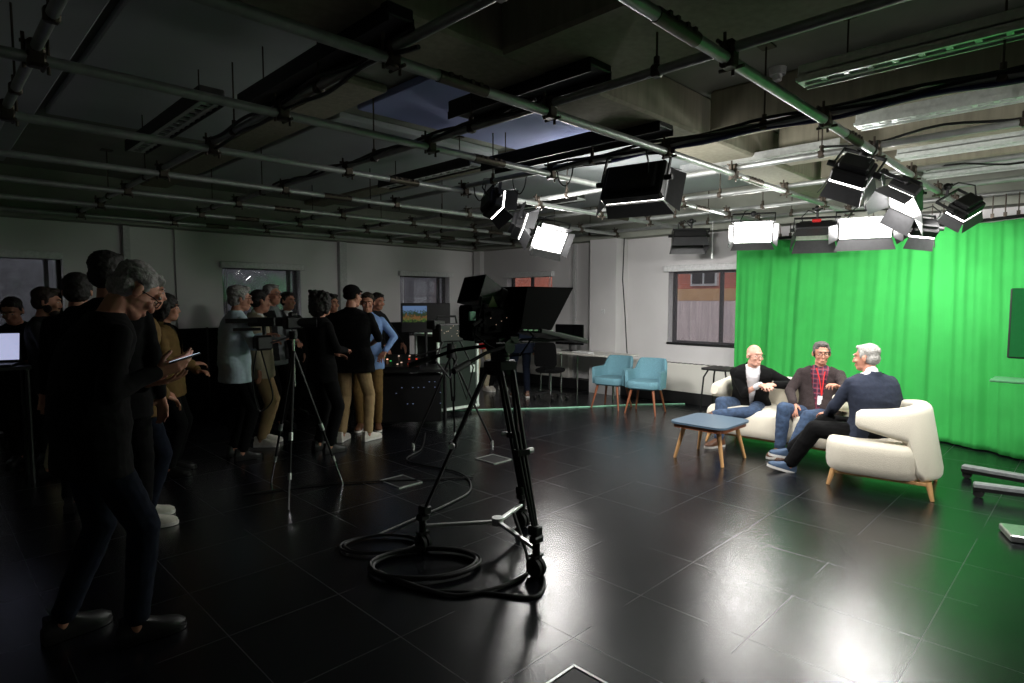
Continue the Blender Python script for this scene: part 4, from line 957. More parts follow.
q = MB(); q.xf = mx; q.cyl((0, .02, -.66), (0, .02, -.18), .022, n=10); q.box((0, 0, -.655), (.3, .2, .015)); q.build('stand', 'black_metal', t, False, True)
t = thing('laptop', 'open laptop with glowing white screen at the left edge', 'laptop', (.55, 7.0, 1.1), 0)
lm = Matrix.Translation((.50, 7.02, 1.08)) @ Matrix.Rotation(R(-20), 4, 'Z')
q = MB(); q.xf = lm; q.box((0, -.10, .0), (.36, .25, .018), ch=.004); q.build('keyboard_deck', 'black_plastic', t, False, True)
q = MB(); q.xf = lm @ Matrix.Translation((0, .03, .15)) @ Matrix.Rotation(R(-12), 4, 'X'); q.box((0, 0, 0), (.38, .012, .27), ch=.004); sc_ = q.build('lid', 'black_plastic', t, False, True)
q = MB(); q.xf = lm @ Matrix.Translation((0, .03, .15)) @ Matrix.Rotation(R(-12), 4, 'X'); q.box((0, -.0075, 0), (.35, .003, .24)); q.build('screen', 'laptop_screen', sc_, False, True)
t = thing('lectern_table', 'tall dark table carrying the glowing laptop', 'table', (.48, 7.0, 0))
q = MB(); q.box((.48, 6.98, 1.05), (.5, .42, .03)); q.build('table_top', 'black_plastic', t, False, True)
for sx in (-1, 1):
    for sy in (-1, 1): q = MB(); q.cyl((.48 + sx * .22, 6.98 + sy * .18, 0), (.48 + sx * .22, 6.98 + sy * .18, 1.04), .018, n=8); q.build('leg', 'black_metal', t, True, True)
t = thing('folding_screen', 'long low dark partition standing along the left window wall', 'partition', (3.4, 9.55, 0))
q = MB()
for k in range(5): q.box((1.3 + k * 1.22, 9.62, .62), (1.2, .05, 1.22), ch=.01)
q.build('fabric_panel', 'cloth_black', t, False, True)
q = MB()
for k in range(6): q.box((.69 + k * 1.22, 9.6, .02), (.05, .4, .04)); q.box((.69 + k * 1.22, 9.62, .62), (.02, .06, 1.24))
q.build('panel_foot', 'black_metal', t, False, True)

# photo tripod with camera rig in front of the crowd
t = thing('photo_tripod', 'thin photo tripod with shiny legs standing in front of the crowd', 'tripod', (2.2, 4.75, 0))
AP = V((2.26, 4.86, 1.22))
for Wp in (V((2.02, 4.50, 0)), V((2.66, 4.80, 0)), V((2.20, 5.25, 0))):
    d = Wp - AP; q = MB(); q.cyl(AP, AP + d * .55, .013, n=8); q.cyl(AP + d * .5, AP + d * .8, .010, n=8); l = q.build('leg', 'black_metal', t, True, True)
    q = MB(); q.cyl(AP + d * .78, Wp, .007, n=8); q.build('lower_section', 'chrome', l, True, True)
    q = MB(); q.cyl(AP + d * .53, AP + d * .58, .018, n=10); q.cyl(AP + d * .78, AP + d * .82, .015, n=10); q.build('leg_clamp', 'aluminium', l, True, True)
q = MB(); q.cyl(AP + V((0, 0, -.3)), AP + V((0, 0, .12)), .012, n=10); q.build('centre_column', 'chrome', t, True, True)
q = MB(); q.cyl(AP + V((0, 0, .10)), AP + V((0, 0, .17)), .035, n=12); q.tube([AP + V((0, 0, .13)), AP + V((-.2, -.02, .08))], .008, 8); q.build('pan_head', 'black_metal', t, True, True)
t = thing('photo_camera', 'black photo camera with long lens on the thin tripod', 'camera', tuple(AP))
q = MB(); q.box(AP + V((0, 0, .24)), (.15, .09, .11), ch=.015); q.box(AP + V((0, 0, .31)), (.06, .06, .04), ch=.01); q.build('camera_body', 'black_plastic', t, False, True)
q = MB(); q.cyl(AP + V((.04, -.02, .24)), AP + V((.17, -.09, .24)), .038, .042, 16); q.build('lens', 'black_plastic', t, True, True)

# ------------------------------------------------------------------ people
def rotx(a): return Matrix.Rotation(R(a), 3, 'X')
def roty(a): return Matrix.Rotation(R(a), 3, 'Y')
def rotz(a): return Matrix.Rotation(R(a), 3, 'Z')
def ik(a, t, l1, l2, hint):
    a = V(a); t = V(t); d = t - a; L = d.length
    if L > (l1 + l2) * .998: t = a + d * ((l1 + l2) * .998 / L); d = t - a; L = d.length
    c = (l1 * l1 - l2 * l2 + L * L) / (2 * L); h = math.sqrt(max(0, l1 * l1 - c * c)); n = d.normalized()
    hv = V(hint); hv = (hv - n * hv.dot(n)).normalized()
    return a + n * c + hv * h, t

def add_hand(mb, wrist, d, up, side, s=1., curl=25, fan=1., thumb=1.):
    """palm, four fingers with knuckle bends and a thumb; d = hand direction, up = back of the hand, side = +1 if the thumb is on d x up"""
    d = V(d).normalized(); up = V(up); up = (up - d * up.dot(d)).normalized(); t = d.cross(up).normalized() * side
    w_ = V(wrist)
    for o_ in (-.028, -.010, .010, .027):
        mb.cone(w_ + t * o_ * .6 + d * .01, w_ + d * .085 * s + t * o_, .016, .0125, n=10)
    lens = [(.036, .022, .018), (.043, .027, .020), (.046, .029, .021), (.040, .025, .019)]    # little .. index
    for k, o_ in enumerate((-.031, -.011, .011, .031)):
        p = w_ + d * (.088 if k else .080) * s + t * o_; a = curl * (.55 + .12 * (3 - k)); dd = (d + t * o_ * 3.0 * fan).normalized(); ang = 0
        r0 = .0098 if k else .0088
        for j, l in enumerate(lens[k]):
            ang += a * (1, 1.15, .8)[j]; v_ = dd * math.cos(R(ang)) - up * math.sin(R(ang)); e = p + v_ * l * s
            mb.cone(p, e, r0 - .0008 * j, r0 - .0008 * (j + 1), n=8); p = e
    p = w_ + d * .022 + t * .022; e = p + (d * .62 + t * .62 * thumb - up * .30).normalized() * .045 * s; mb.cone(p, e, .0135, .0115, n=8)
    e2 = e + (d * .85 + t * .25 * thumb - up * .35).normalized() * .035 * s; mb.cone(e, e2, .0112, .0095, n=8)

def shoe(parent, ankle, d, mt, sole, s=1., pitch_=0, tilt=None):
    d = V(d).normalized()
    if tilt is None: up = V((0, 0, 1))
    else: up = V(tilt)
    x = d.cross(up).normalized(); up = x.cross(d).normalized()
    rot = Matrix((x, d, up)).transposed()
    base = V(ankle) - up * .085 * s
    P = [(-.075, .030), (-.06, .036), (0, .034), (.06, .040), (.12, .047), (.165, .042), (.195, .022), (.202, .0)]
    out = [(w_, y) for y, w_ in P] + [(-w_, y) for y, w_ in P[::-1][1:]]
    q = MB(); n = len(out)
    q.xf = Matrix.Translation(base) @ rot.to_4x4() @ Matrix.Scale(s, 4)
    pts = [(x_, y, 0) for x_, y in out] + [(x_ * 1.02, y * 1.01, .024) for x_, y in out]
    q.add(pts, [(i, (i + 1) % n, n + (i + 1) % n, n + i) for i in range(n)] + [tuple(range(n))[::-1], tuple(range(n, 2 * n))], 1)
    rings = [(.022, .98, .0), (.040, .99, -.0), (.058, .90, -.01), (.072, .66, -.035), (.095, .42, -.055), (.115, .36, -.055)]
    pts = []
    for z, k, sh in rings: pts += [(x_ * (k if z < .06 else max(k, .75)), (y + .075) * k - .075 + (0 if z < .07 else .008), z) for x_, y in out]
    F = []
    for i in range(len(rings) - 1): F += [(i * n + j, i * n + (j + 1) % n, (i + 1) * n + (j + 1) % n, (i + 1) * n + j) for j in range(n)]
    F += [tuple(range((len(rings) - 1) * n, len(rings) * n))]
    q.add(pts, F, 0)
    o = q.build('shoe', [mt, sole], parent, True)
    return o

def person(label, loc, rz, s=1., pel=(0, 0, .95), lean=0, side=0, twist=0, slump=0, head=(0, 0, 0), RW=None, LW=None, RE=(.6, -.6, -.5), LE=(-.6, -.6, -.5),
           RA=None, LA=None, RK=(.15, 1, 0), LK=(-.15, 1, 0), RF=(.12, 1, 0), LF=(-.12, 1, 0), Rtilt=None, Ltilt=None, RH=None, LH=None, RU=(0, .3, 1), LU=(0, .3, 1), curl=(28, 28),
           top='sweater', topc='cloth_black', shirt='shirt_white', pants='denim_dark', shoes=('shoe_black', 'shoe_black'), hair='short', hairc='hair_dark', skin='skin',
           glasses=False, beard=None, fine=.011, belly=1., wid=1., sleeves=1., group=None, lanyard=False, female=False, seated=False, legw=1.):
    t = thing('person', label, 'person', loc, rz, group)
    inv = XF[t.name].inverted()
    def L(p):
        if p is None: return None
        return inv @ V(p[:3]) if len(p) == 4 else V(p) * s if not seated else V(p)
    def D(p): return (inv.to_3x3() @ V(p[:3])).normalized() if len(p) == 4 else V(p).normalized()
    pv = L(pel)
    TR = rotz(twist) @ roty(side) @ rotx(-lean)              # torso frame
    T = lambda x, y, z: pv + TR @ (V((x, y, z)) * s)
    up_ = TR @ V((0, 0, 1))
    def bend(p):                                              # upper torso rolls forward with slump
        z = p.z
        if slump and z > .12:
            a = R(slump) * min(1, (z - .12) / .34); p = V((p.x, p.y * math.cos(a) + (z - .12) * math.sin(a), .12 + (z - .12) * math.cos(a) - p.y * math.sin(a) * .4))
        return T(*p)
    TB = lambda x, y, z: bend(V((x, y, z)))
    sw = (.168 if not female else .155) * wid
    shR, shL = TB(sw, -.005, .465), TB(-sw, -.005, .465)
    if RW is None: RW = (.25, .05, .82)
    if LW is None: LW = (-.25, .05, .82)
    RWv, LWv = L(RW), L(LW)
    elR, RWv = ik(shR, RWv, .275 * s, .245 * s, D(RE)); elL, LWv = ik(shL, LWv, .275 * s, .245 * s, D(LE))
    hipR, hipL = pv + rotz(twist * .3) @ V((.095, 0, -.02)) * s, pv + rotz(twist * .3) @ V((-.095, 0, -.02)) * s
    RAv = L(RA) if RA else pv * 1 + V((.11, .02, .09 - pv.z / s)) * s if False else (L(RA) if RA else V((.11 * s, 0.02, .088 * s)))
    LAv = L(LA) if LA else V((-.11 * s, .02, .088 * s))
    knR, RAv = ik(hipR, RAv, .445 * s, .435 * s, D(RK)); knL, LAv = ik(hipL, LAv, .445 * s, .435 * s, D(LK))
    nb = TB(0, -.012, .53); hd0 = TB(0, .015, .565); hs = s; s0 = s
    # head frame
    hp, hy, hr = head
    bodyq = rotz(twist)
    HR = bodyq @ rotz(hy) @ roty(hr) @ rotx(-hp)
    hc = hd0 + HR @ V((0, .018, .115)) * s
    Hm = lambda x, y, z: hc + HR @ (V((x * 1.09, y * 1.04, z * 1.03)) * s)
    RHv = D(RH) if RH else (RWv - elR).normalized(); LHv = D(LH) if LH else (LWv - elL).normalized()

    def torso(mb, g=0., z0=-.07, hem=None, cut_top=.545):
        bw = 1. if not female else .93
        rings = [(z0, .150 + g, .098 + g), (-.03, .165 + g, .112 + g), (.04, .160 + g, .112 * belly + g), (.12, .148 * bw + g, .110 * belly + g), (.20, .148 * bw + g, .108 * belly + g),
                 (.30, .162 * bw + g, .115 + g), (.38, .172 * bw + g, .116 + g), (.44, .180 * bw + g, .106 + g), (.48, .160 * bw + g, .090 + g), (.515, .110 + g, .072 + g), (.55, .062 + g * .5, .058 + g * .5)]
        if hem is not None: rings = [(hem, (.188 + g), (.122 + g) * 1.05), (-.03, .188 + g, .120 + g), (.04, .174 + g, .116 * belly + g)] + rings[3:]
        if seated and hem is not None and hem < -.08: rings = rings
        mb.loft([((0, -.005 + (.012 if z < .3 else 0) * belly, z), hx * wid, hy_) for z, hx, hy_ in rings], 28, f=lambda p: bend(p))
    # body: one continuous skin
    q = MB(); torso(q, -.012); q.cone(nb - up_ * .04 * s, Hm(0, -.02, -.075), .060 * s, .056 * s)
    q.ell(Hm(0, -.012, .035), (.076 * s, .094 * s, .088 * s), HR); q.ell(Hm(0, .022, -.025), (.063 * s, .072 * s, .085 * s), HR, nu=18); q.ell(Hm(0, .046, -.082), (.044 * s, .042 * s, .034 * s), HR)
    q.ell(Hm(0, .02, -.075), (.058 * s, .055 * s, .035 * s), HR)
    q.cone(Hm(0, .090, .018), Hm(0, .106, -.028), .007 * s, .0125 * s, n=10); q.cone(Hm(-.03, .083, .038), Hm(.03, .083, .038), .011 * s, .011 * s, n=10); q.ell(Hm(0, .088, -.062), (.024 * s, .010 * s, .011 * s), HR)
    for sx in (-1, 1): q.ell(Hm(sx * .078, -.008, -.002), (.011 * s, .020 * s, .033 * s), HR); q.ell(Hm(sx * .038, .070, -.022), (.022 * s, .02 * s, .02 * s), HR)
    for sh, el, wr, hv, U, k in ((shR, elR, RWv, RHv, RU, 0), (shL, elL, LWv, LHv, LU, 1)):
        q.cone(sh - up_ * .02 * s, el, .038 * s, .034 * s); q.cone(el, wr, .034 * s, .025 * s)
        add_hand(q, wr, hv, D(U), (-1 if k == 0 else 1), s * 1.02, curl[k])
    for hp_, kn, an in ((hipR, knR, RAv), (hipL, knL, LAv)):
        q.cone(hp_, kn, .078 * s, .052 * s); q.cone(kn, an, .050 * s, .036 * s); q.ell(kn.lerp(an, .28) , .052 * s)
        q.cone(an, an + V((0, 0, -.03)), .036 * s, .034 * s)
    lipc = Hm(0, .094, -.062)
    def bmat(c): return 1 if (c - lipc).length < .020 * s and abs((HR.transposed() @ (c - lipc)).z) < .009 * s else 0
    fuse('body', q, fine * .75 if fine < .01 else fine, [skin, 'lips'], t, bmat, smooth=1)
    # eyes and brows
    for sx in (-1, 1):
        e = MB(); e.ell(Hm(sx * .031, .0865, .008), (.0115 * s, .005 * s, .0048 * s), HR, 10, 8, 0); e.ell(Hm(sx * .031, .0905, .008), (.0058 * s, .003 * s, .0050 * s), HR, 8, 6, 1); e.build('eye', ['eye_white', 'iris'], t)
        if hair != 'bald': e = MB(); e.tube([Hm(sx * .014, .094, .030), Hm(sx * .032, .095, .036), Hm(sx * .050, .082, .030)], .0045 * s, 6); e.build('eyebrow', hairc, t)
    # hair
    if hair != 'bald':
        q = MB()
        if hair in ('short', 'neat'):
            q.ell(Hm(0, -.026, .062), (.084 * s, .096 * s, .074 * s), HR, 20, 14); q.ell(Hm(0, -.048, .0), (.080 * s, .068 * s, .070 * s), HR, 20, 12); q.ell(Hm(0, .040, .102), (.055 * s, .040 * s, .022 * s), HR)
            for sx in (-1, 1): q.ell(Hm(sx * .074, .010, .035), (.009 * s, .022 * s, .035 * s), HR)
        elif hair == 'full':
            q.ell(Hm(0, -.030, .062), (.090 * s, .104 * s, .082 * s), HR, 20, 14); q.ell(Hm(0, -.050, -.005), (.085 * s, .074 * s, .075 * s), HR, 20, 12); q.ell(Hm(0, .045, .108), (.060 * s, .042 * s, .026 * s), HR)
            for sx in (-1, 1): q.ell(Hm(sx * .077, .004, .025), (.012 * s, .028 * s, .045 * s), HR)
        elif hair == 'curly':
            q.ell(Hm(0, -.025, .062), (.112 * s, .122 * s, .098 * s), HR, 20, 14); q.ell(Hm(0, -.058, -.030), (.115 * s, .085 * s, .110 * s), HR, 20, 12)
            for sx in (-1, 1): q.ell(Hm(sx * .088, -.002, .0), (.034 * s, .048 * s, .085 * s), HR)
            rs = random.Random(5)
            for k in range(40):
                a = rs.random() * 6.28; z = rs.uniform(-.08, .15); q.ell(Hm(.105 * math.cos(a), -.03 - .11 * abs(math.sin(a)) + .02, z), .024 * s, nu=8, nv=6)
        elif hair == 'cap':
            q.ell(Hm(0, -.014, .060), (.088 * s, .106 * s, .078 * s), HR, 20, 14); q.ell(Hm(0, .075, .066), (.062 * s, .062 * s, .010 * s), HR @ rotx(-12), 18, 8); q.ell(Hm(0, -.04, .01), (.080 * s, .074 * s, .050 * s), HR)
        fuse('cap' if hair == 'cap' else 'hair', q, .009, [hairc], t, smooth=1, wrinkle=.007 if hair != 'cap' else 0, wscale=45)
    if beard:
        q = MB(); q.ell(Hm(0, .050, -.088), (.050 * s, .048 * s, .036 * s), HR); q.ell(Hm(0, .092, -.048), (.026 * s, .010 * s, .007 * s), HR)
        for sx in (-1, 1): q.ell(Hm(sx * .058, .02, -.055), (.010 * s, .034 * s, .038 * s), HR)
        q.build('beard', beard, t)
    if glasses:
        q = MB()
        for sx in (-1, 1):
            q.tube([Hm(sx * .032 + .024 * math.cos(a * math.pi / 6), .105 - .004 * abs(math.cos(a * math.pi / 6)), .006 + .017 * math.sin(a * math.pi / 6)) for a in range(12)], .0022 * s, 6, closed=True)
            q.tube([Hm(sx * .056, .101, .010), Hm(sx * .080, .06, .010), Hm(sx * .084, -.005, .006)], .0022 * s, 6)
        q.tube([Hm(-.008, .106, .008), Hm(.008, .106, .008)], .002 * s, 6); q.build('glasses', 'glasses_black', t)
    # trousers
    q = MB(); g = .012
    q.loft([((0, 0, z), (hx + g) * wid, hy_ + g) for z, hx, hy_ in ((-.09, .13, .09), (-.05, .156, .106), (-.01, .160, .110), (.02, .155, .106 * belly))], 26, f=lambda p: T(*p))
    for hp_, kn, an, in ((hipR, knR, RAv), (hipL, knL, LAv)):
        lw = s * legw; q.cone(hp_, kn, .092 * lw, .068 * lw); e_ = kn.lerp(an, .93); q.cone(kn, kn.lerp(an, .4), .067 * lw, .063 * lw); q.cone(kn.lerp(an, .4), e_, .062 * lw, .052 * lw, n=14)
    fuse('trousers', q, fine, [pants], t, smooth=2, wrinkle=.0045, wscale=11)
    # shirt and jacket
    def sleeve(mb, g, frac=.96):
        for sh, el, wr in ((shR, elR, RWv), (shL, elL, LWv)):
            mb.ell(sh - up_ * .012 * s, .050 * s + g * .6); mb.cone(sh - up_ * .012 * s, el, .049 * s + g, .042 * s + g)
            if frac > .5: mb.cone(el, el.lerp(wr, frac), .043 * s + g, .033 * s + g)
            else: pass
    invT = TR.transposed()
    def tl(c): return (invT @ (c - pv)) / s
    def front(c, w0, zb, zt):
        p = tl(c)
        if p.z < zb or p.y < .02: return False
        return abs(p.x) < w0 * (p.z - zb) / (zt - zb) + .006 and p.y > 0
    if top in ('jacket', 'blazer', 'opencoat'):
        q = MB(); torso(q, .004, -.04); q.cone(nb - up_ * .02 * s, nb + up_ * .030 * s, .059 * s, .057 * s); 
        for el, wr in ((elR, RWv), (elL, LWv)): q.cone(el.lerp(wr, .75), wr.lerp(el, -.01), .036 * s, .033 * s, n=10)
        fuse('shirt', q, fine, [shirt], t, smooth=1, wrinkle=.003, wscale=14)
        q = MB(); torso(q, .034, hem=-.17 if not seated else -.10); sleeve(q, .012, .95)
        q.cone(TB(0, -.035, .52), TB(0, -.03, .56), .078 * s, .070 * s)
        zb = {'jacket': .16, 'blazer': .02, 'opencoat': -.06}[top]; w0 = {'jacket': .10, 'blazer': .075, 'opencoat': .095}[top]
        def cut(c):
            p = tl(c)
            if (c - nb).length < .30 * s and tl(c).z > .565: return True
            if p.y < .0: return False
            # undo slump roughly by testing height along the bent spine
            return p.z > zb and abs(p.x) < w0 * min(1, (p.z - zb) / (.50 - zb)) and p.y > .02
        fuse('jacket', q, fine, [topc], t, smooth=2, wrinkle=.005, wscale=10, cut=cut)
    else:
        q = MB(); torso(q, .014, hem=-.16 if not seated else -.06); sleeve(q, .004 if top != 'polo' else .006, .95 if top != 'polo' else 0)
        if top in ('shirt', 'polo'): q.cone(nb - up_ * .02 * s, nb + up_ * .035 * s, .066 * s, .066 * s)
        fuse('shirt' if top != 'sweater' else 'sweater', q, fine, [topc], t, smooth=2, wrinkle=.005, wscale=10, cut=lambda c: (c - nb).dot(up_) > .042 * s and (c - nb).length < .2 * s)
        if top == 'vest':
            q = MB(); torso(q, .026, hem=-.10)
            fuse('waistcoat', q, fine, [shirt], t, smooth=2, wrinkle=.004, cut=lambda c: (tl(c).z > .50) or (tl(c).y > .02 and abs(tl(c).x) < .05))
    if lanyard:
        q = MB(); q.tube([TB(-.055, .07, .50), TB(-.045, .128, .40), TB(-.035, .135, .25), TB(-.03, .14, .17)], .0055, 6); q.tube([TB(.035, .08, .50), TB(.0, .13, .38), TB(-.02, .14, .26), TB(-.03, .142, .17)], .0055, 6); l = q.build('lanyard', 'lanyard_red', t)
        q = MB(); q.box(TB(-.03, .146, .12), (.07 * s, .006, .10 * s), TR, ch=.002); q.build('badge', 'card_white', l)
    shoe(t, RAv, D(RF), shoes[0], shoes[1], s, tilt=D(Rtilt) if Rtilt else None); shoe(t, LAv, D(LF), shoes[0], shoes[1], s, tilt=D(Ltilt) if Ltilt else None)
    return t, dict(RW=XF[t.name] @ RWv, LW=XF[t.name] @ LWv, hc=XF[t.name] @ hc)

def face(dx, dy): return math.atan2(dy, dx) - math.pi / 2
FN = .0085
W_ = 'w'
# three men on the sofa and armchair
person('bald man in glasses and black jacket sitting with clasped hands on the sofa', (6.85, 2.98, 0), face(-1, -.0), .98, pel=(6.93, 2.95, .42, W_), lean=18, slump=10, twist=28, head=(4, 30, 0), seated=True, wid=1.12,
       RW=(6.60, 2.70, .71, W_), LW=(6.68, 2.56, .72, W_), RE=(.2, .7, -.7, W_), LE=(.9, -.2, .0, W_), RH=(-.45, -.75, .05, W_), LH=(-.75, .45, .0, W_), RU=(-.3, .1, 1, W_), LU=(-.2, -.2, 1, W_), curl=(30, 34),
       RA=(6.34, 3.04, .085, W_), LA=(6.33, 3.10, .36, W_), RK=(-.6, .2, 1, W_), LK=(-.5, -.9, .1, W_), RF=(-.8, .3, 0, W_), LF=(-.3, .85, -.1, W_), Ltilt=(-.7, -.1, .6, W_),
       legw=1.08, top='blazer', topc='cloth_black', shirt='shirt_white', pants='denim', shoes=('shoe_brown', 'sole_white'), hair='bald', skin='skin_pale', glasses=True, fine=FN)
person('man in brown tweed jacket, plaid shirt and red lanyard on the sofa', (6.85, 2.13, 0), face(-1, -.25), .98, pel=(6.82, 2.16, .42, W_), lean=-26, slump=16, head=(4, 14, 0), seated=True, wid=1.12,
       RW=(6.52, 2.31, .56, W_), LW=(6.47, 1.82, .76, W_), RE=(.3, .8, -.2, W_), LE=(.3, -.8, -.4, W_), RH=(-.7, -.25, -.55, W_), LH=(-.35, .55, .35, W_), RU=(-.6, .1, .7, W_), LU=(.5, -.7, .4, W_), curl=(25, 48),
       RA=(6.37, 2.38, .09, W_), LA=(6.22, 2.22, .09, W_), RK=(-.8, .2, .8, W_), LK=(-.6, -.1, 1, W_), RF=(-.9, .25, 0, W_), LF=(-.85, .35, 0, W_),
       legw=1.1, top='opencoat', topc='tweed_brown', shirt='plaid_shirt', pants='denim', shoes=('shoe_brown', 'sole_white'), hair='neat', hairc='hair_pepper', glasses=True, lanyard=True, fine=FN, belly=1.1)
person('grey haired man in navy blazer seen from behind in the curved armchair', (6.08, 1.42, 0), face(-.1, 1), .98, pel=(6.10, 1.46, .46, W_), lean=-2, slump=12, twist=-42, head=(4, 32, 0), seated=True, wid=1.2,
       RW=(6.50, 1.12, .66, W_), LW=(6.16, 1.86, .56, W_), RE=(.5, -.6, -.6, W_), LE=(-.9, .1, -.5, W_), RH=(.3, .9, -.1, W_), LH=(.5, .8, -.1, W_), curl=(30, 30),
       RA=(6.06, 2.16, .17, W_), LA=(5.90, 2.11, .075, W_), RK=(.1, .4, 1, W_), LK=(-.1, .3, 1, W_), RF=(-.5, .75, .12, W_), LF=(-.62, .7, .28, W_),
       legw=1.22, top='jacket', topc='cloth_navy', shirt='shirt_white', pants='cloth_black', shoes=('shoe_blue', 'sole_white'), hair='short', hairc='hair_white', glasses=False, fine=FN)

# standing visitors; u-directions: (1,-1) is screen right, (1,1) away from the camera
_, J = person('man in glasses and black jacket looking down at a glowing phone, nearest at left', (.58, 3.38, 0), face(1, .05), 1.07, pel=(-.02, -.02, .95), lean=0, slump=14, head=(38, 0, 0),
       RW=(.80, 3.17, 1.31, W_), LW=(.78, 3.30, 1.24, W_), RE=(.5, -.5, -.9), LE=(-.5, -.5, -.9), RH=(.9, -.2, .3, W_), LH=(.9, -.4, .1, W_), RU=(-.5, -.6, -.5, W_), LU=(-.2, 0, -.9, W_), curl=(30, 20),
       RA=(.12, .10, .088), LA=(-.16, -.12, .088), top='sweater', topc='cloth_black', shirt='cloth_black', pants='denim_dark', shoes=('shoe_black', 'shoe_black'), hair='short', hairc='hair_grey', glasses=True, fine=FN, wid=1.35, belly=1.2)
ph = thing('phone', 'glowing white phone held by the man with glasses at left', 'phone', (.93, 3.19, 1.36))
q = MB(); pm = Matrix.Translation((.915, 3.16, 1.365)) @ Matrix.Rotation(R(-75), 4, 'Z') @ Matrix.Rotation(R(-14), 4, 'Y') @ Matrix.Rotation(R(12), 4, 'X') @ Matrix.Rotation(0, 4, 'Y'); q.xf = pm; q.box((0, 0, 0), (.075, .15, .009), ch=.003); q.build('phone_body', 'black_plastic', ph, False, True)
q = MB(); q.xf = pm; q.box((0, 0, .0055), (.068, .14, .002)); q.build('screen', 'phone_screen', ph, False, True)
person('curly grey haired man in brown jacket standing behind the man with the phone', (1.12, 4.98, 0), face(1, -.2), 1.05, pel=(0, 0, .95), slump=6, head=(8, 0, 0), RW=(.16, .16, .92), LW=(-.16, .16, .92), RH=(-.5, .8, -.5), LH=(.5, .8, -.5),
       top='jacket', topc='olive_brown', shirt='cloth_charcoal', pants='denim_dark', shoes=('shoe_white', 'sole_white'), hair='full', hairc='hair_grey')
person('tall dark haired person in black directly behind the near man', (.90, 4.58, 0), face(.3, .9), 1.11, head=(0, -20, 0), topc='cloth_black', hair='full', pants='cloth_black')
person('dark haired person in black seen from behind below the far left window', (.90, 5.62, 0), face(.4, .9), 1.05, head=(0, 10, 0), topc='cloth_black', hair='full', pants='cloth_black')
person('bearded man in dark top and pale trousers by the far left window', (.86, 7.05, 0), face(.7, -.3), 1.0, head=(6, 0, 0), topc='cloth_charcoal', hair='full', hairc='hair_brown', beard='hair_brown', pants='khaki_pale', shoes=('shoe_black', 'shoe_black'), RW=(.1, .28, 1.05), LW=(-.1, .28, 1.05), RH=(-.6, .7, 0), LH=(.6, .7, 0))
person('dark haired man bending over the glowing laptop at the left edge', (.80, 7.72, 0), face(-.4, -.9), .99, lean=12, slump=16, head=(22, 0, 0), topc='cloth_black', hair='short', pants='cloth_black', RW=(.16, .42, 1.08), LW=(-.16, .42, 1.08), RH=(-.1, 1, -.1), LH=(.1, 1, -.1))
person('curly dark haired person in a dark patterned coat before the white wall', (1.66, 6.26, 0), face(.8, -.4), .96, top='jacket', topc='olive_brown', shirt='cloth_black', hair='curly', pants='cloth_black', RW=(.14, .26, 1.1), LW=(-.14, .26, 1.0), RH=(-.6, .7, 0), LH=(.6, .7, 0))
_, J8 = person('grey haired man in pale blue shirt holding a camera rig to his chest', (2.32, 6.38, 0), face(1, 0), 1.02, slump=6, head=(4, -12, 0), top='shirt', topc='shirt_paleblue', pants='cloth_black', shoes=('shoe_black', 'shoe_black'), hair='full', hairc='hair_grey', glasses=True,
       RW=(.11, .30, 1.16), LW=(-.10, .34, 1.24), RE=(.7, -.3, -.8), LE=(-.7, -.3, -.8), RH=(-.2, .9, .3), LH=(.2, .9, .2), belly=1.2, fine=.009)
g = thing('camera_rig', 'black shoulder camera rig held by the man in pale blue shirt', 'camera', (2.45, 6.1, 1.3))
q = MB(); q.box((2.50, 6.05, 1.43), (.26, .14, .09), Matrix.Rotation(R(-35), 3, 'Z'), ch=.01); q.cyl((2.58, 5.98, 1.43), (2.70, 5.88, 1.43), .045, .052, 16); q.build('camera_body', 'black_plastic', g, False, True)
q = MB(); q.bar((2.16, 6.12, 1.445), (2.46, 6.02, 1.445), .03, .045); q.bar((2.22, 6.09, 1.36), (2.46, 6.01, 1.36), .03, .03); q.build('shoulder_pad', 'black_metal', g, False, True)
q = MB(); q.box((2.48, 6.02, 1.22), (.17, .12, .15), ch=.02); q.cyl((2.50, 6.02, 1.30), (2.50, 6.03, 1.40), .02, n=10); q.build('grip_unit', 'black_plastic', g, False, True)
q = MB(); q.tube(spline([(2.46, 6.05, 1.2), (2.55, 6.1, .9), (2.62, 6.15, .62), (2.5, 6.2, .5), (2.42, 6.15, .8), (2.44, 6.08, 1.15)], 6), .008, 6); q.build('dangling_cable', 'cable_black', g, True, True)
person('person in beige jacket and khaki trousers hidden behind the pale blue shirt', (2.74, 6.78, 0), face(.8, -.5), 1.0, top='jacket', topc='beige_cloth', shirt='shirt_white', pants='khaki', shoes=('shoe_white', 'sole_white'), hair='short', hairc='hair_dark', head=(4, 25, 0))
person('grey haired man with glasses in grey waistcoat before the middle window', (3.20, 7.50, 0), face(.45, -.8), 1.05, top='vest', topc='vest_grey', shirt='cloth_charcoal', pants='cloth_black', hair='short', hairc='hair_grey', glasses=True, RW=(.12, .28, 1.12), LW=(-.12, .28, 1.05), RH=(-.6, .7, 0), LH=(.6, .7, 0), wid=1.08)
person('dark haired man in dark jacket with pale collar by the middle window', (3.74, 8.22, 0), face(.3, -.9), 1.0, top='jacket', topc='cloth_black', shirt='shirt_white', pants='cloth_black', hair='short')
person('woman with curly dark hair and dark clothes beside the khaki trousers', (3.08, 5.98, 0), face(.9, .1), .98, topc='cloth_black', pants='cloth_black', hair='curly', female=True, RW=(.10, .26, 1.12), LW=(-.12, .24, 1.06), RH=(-.6, .7, 0), LH=(.6, .7, 0))
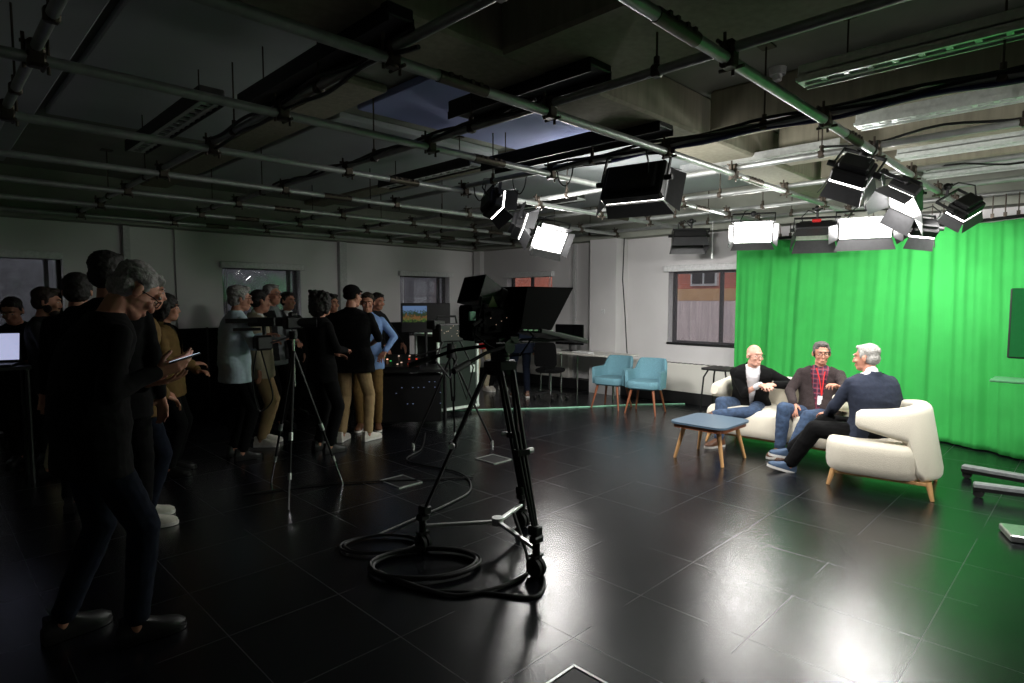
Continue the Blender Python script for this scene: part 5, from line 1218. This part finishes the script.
person('man in black cap, black shirt and khaki trousers standing with his back turned', (3.58, 6.20, 0), face(.78, .62), 1.035, pel=(0, 0, .95), top='polo', topc='cloth_black', pants='khaki', shoes=('shoe_white', 'sole_white'), hair='cap', hairc='cloth_black', head=(2, -25, 0),
       RW=(.13, .25, 1.08), LW=(-.13, .27, 1.10), RE=(.9, -.5, -.3), LE=(-.9, -.5, -.3), RH=(-.8, .5, 0), LH=(.7, .6, 0), RA=(.16, .04, .088), LA=(-.12, -.03, .088), RF=(.5, 1, 0), LF=(-.02, 1, 0), fine=FN, wid=1.28)
person('dark haired person almost hidden behind the man in the black cap', (4.00, 7.46, 0), face(.2, -.9), .98, topc='cloth_black', hair='full', pants='cloth_black')
person('man in light blue shirt with hand on hip behind the man in cap', (4.06, 6.62, 0), face(-.55, -.70), .99, top='shirt', topc='shirt_blue', pants='olive_brown', shoes=('shoe_brown', 'sole_white'), hair='short', hairc='hair_brown', head=(8, 5, 0),
       LW=(-.22, .14, 1.02), LE=(-1, -.5, -.1), LH=(.3, .7, -.5), RW=(.16, .26, 1.1), RH=(-.5, .8, 0), fine=.009)
person('dark haired man in dark sweater standing behind the mixing table', (4.85, 7.74, 0), face(.3, -.9), 1.0, topc='cloth_charcoal', pants='cloth_black', hair='short', head=(10, -12, 0), lean=4, RW=(.2, .36, 1.0), LW=(-.2, .36, 1.0))
person('person in red top and beige trousers behind the flight case', (7.22, 8.02, 0), face(-.3, -.9), .98, topc='red_cloth', pants='beige_cloth', shoes=('shoe_white', 'sole_white'), hair='short', RW=(.08, .24, 1.05), LW=(-.08, .24, 1.05), RH=(-.7, .5, -.2), LH=(.7, .5, -.2))
person('person in black behind the main camera near the far corner', (7.50, 7.90, 0), face(-.3, -.9), .98, topc='cloth_black', pants='cloth_black', shoes=('shoe_white', 'sole_white'), hair='short')
person('person in blue denim jacket behind the teleprompter near the far corner', (7.22, 6.98, 0), face(.5, .8), .98, top='jacket', topc='denim_dark', shirt='red_cloth', pants='denim_dark', shoes=('shoe_brown', 'sole_white'), hair='short')
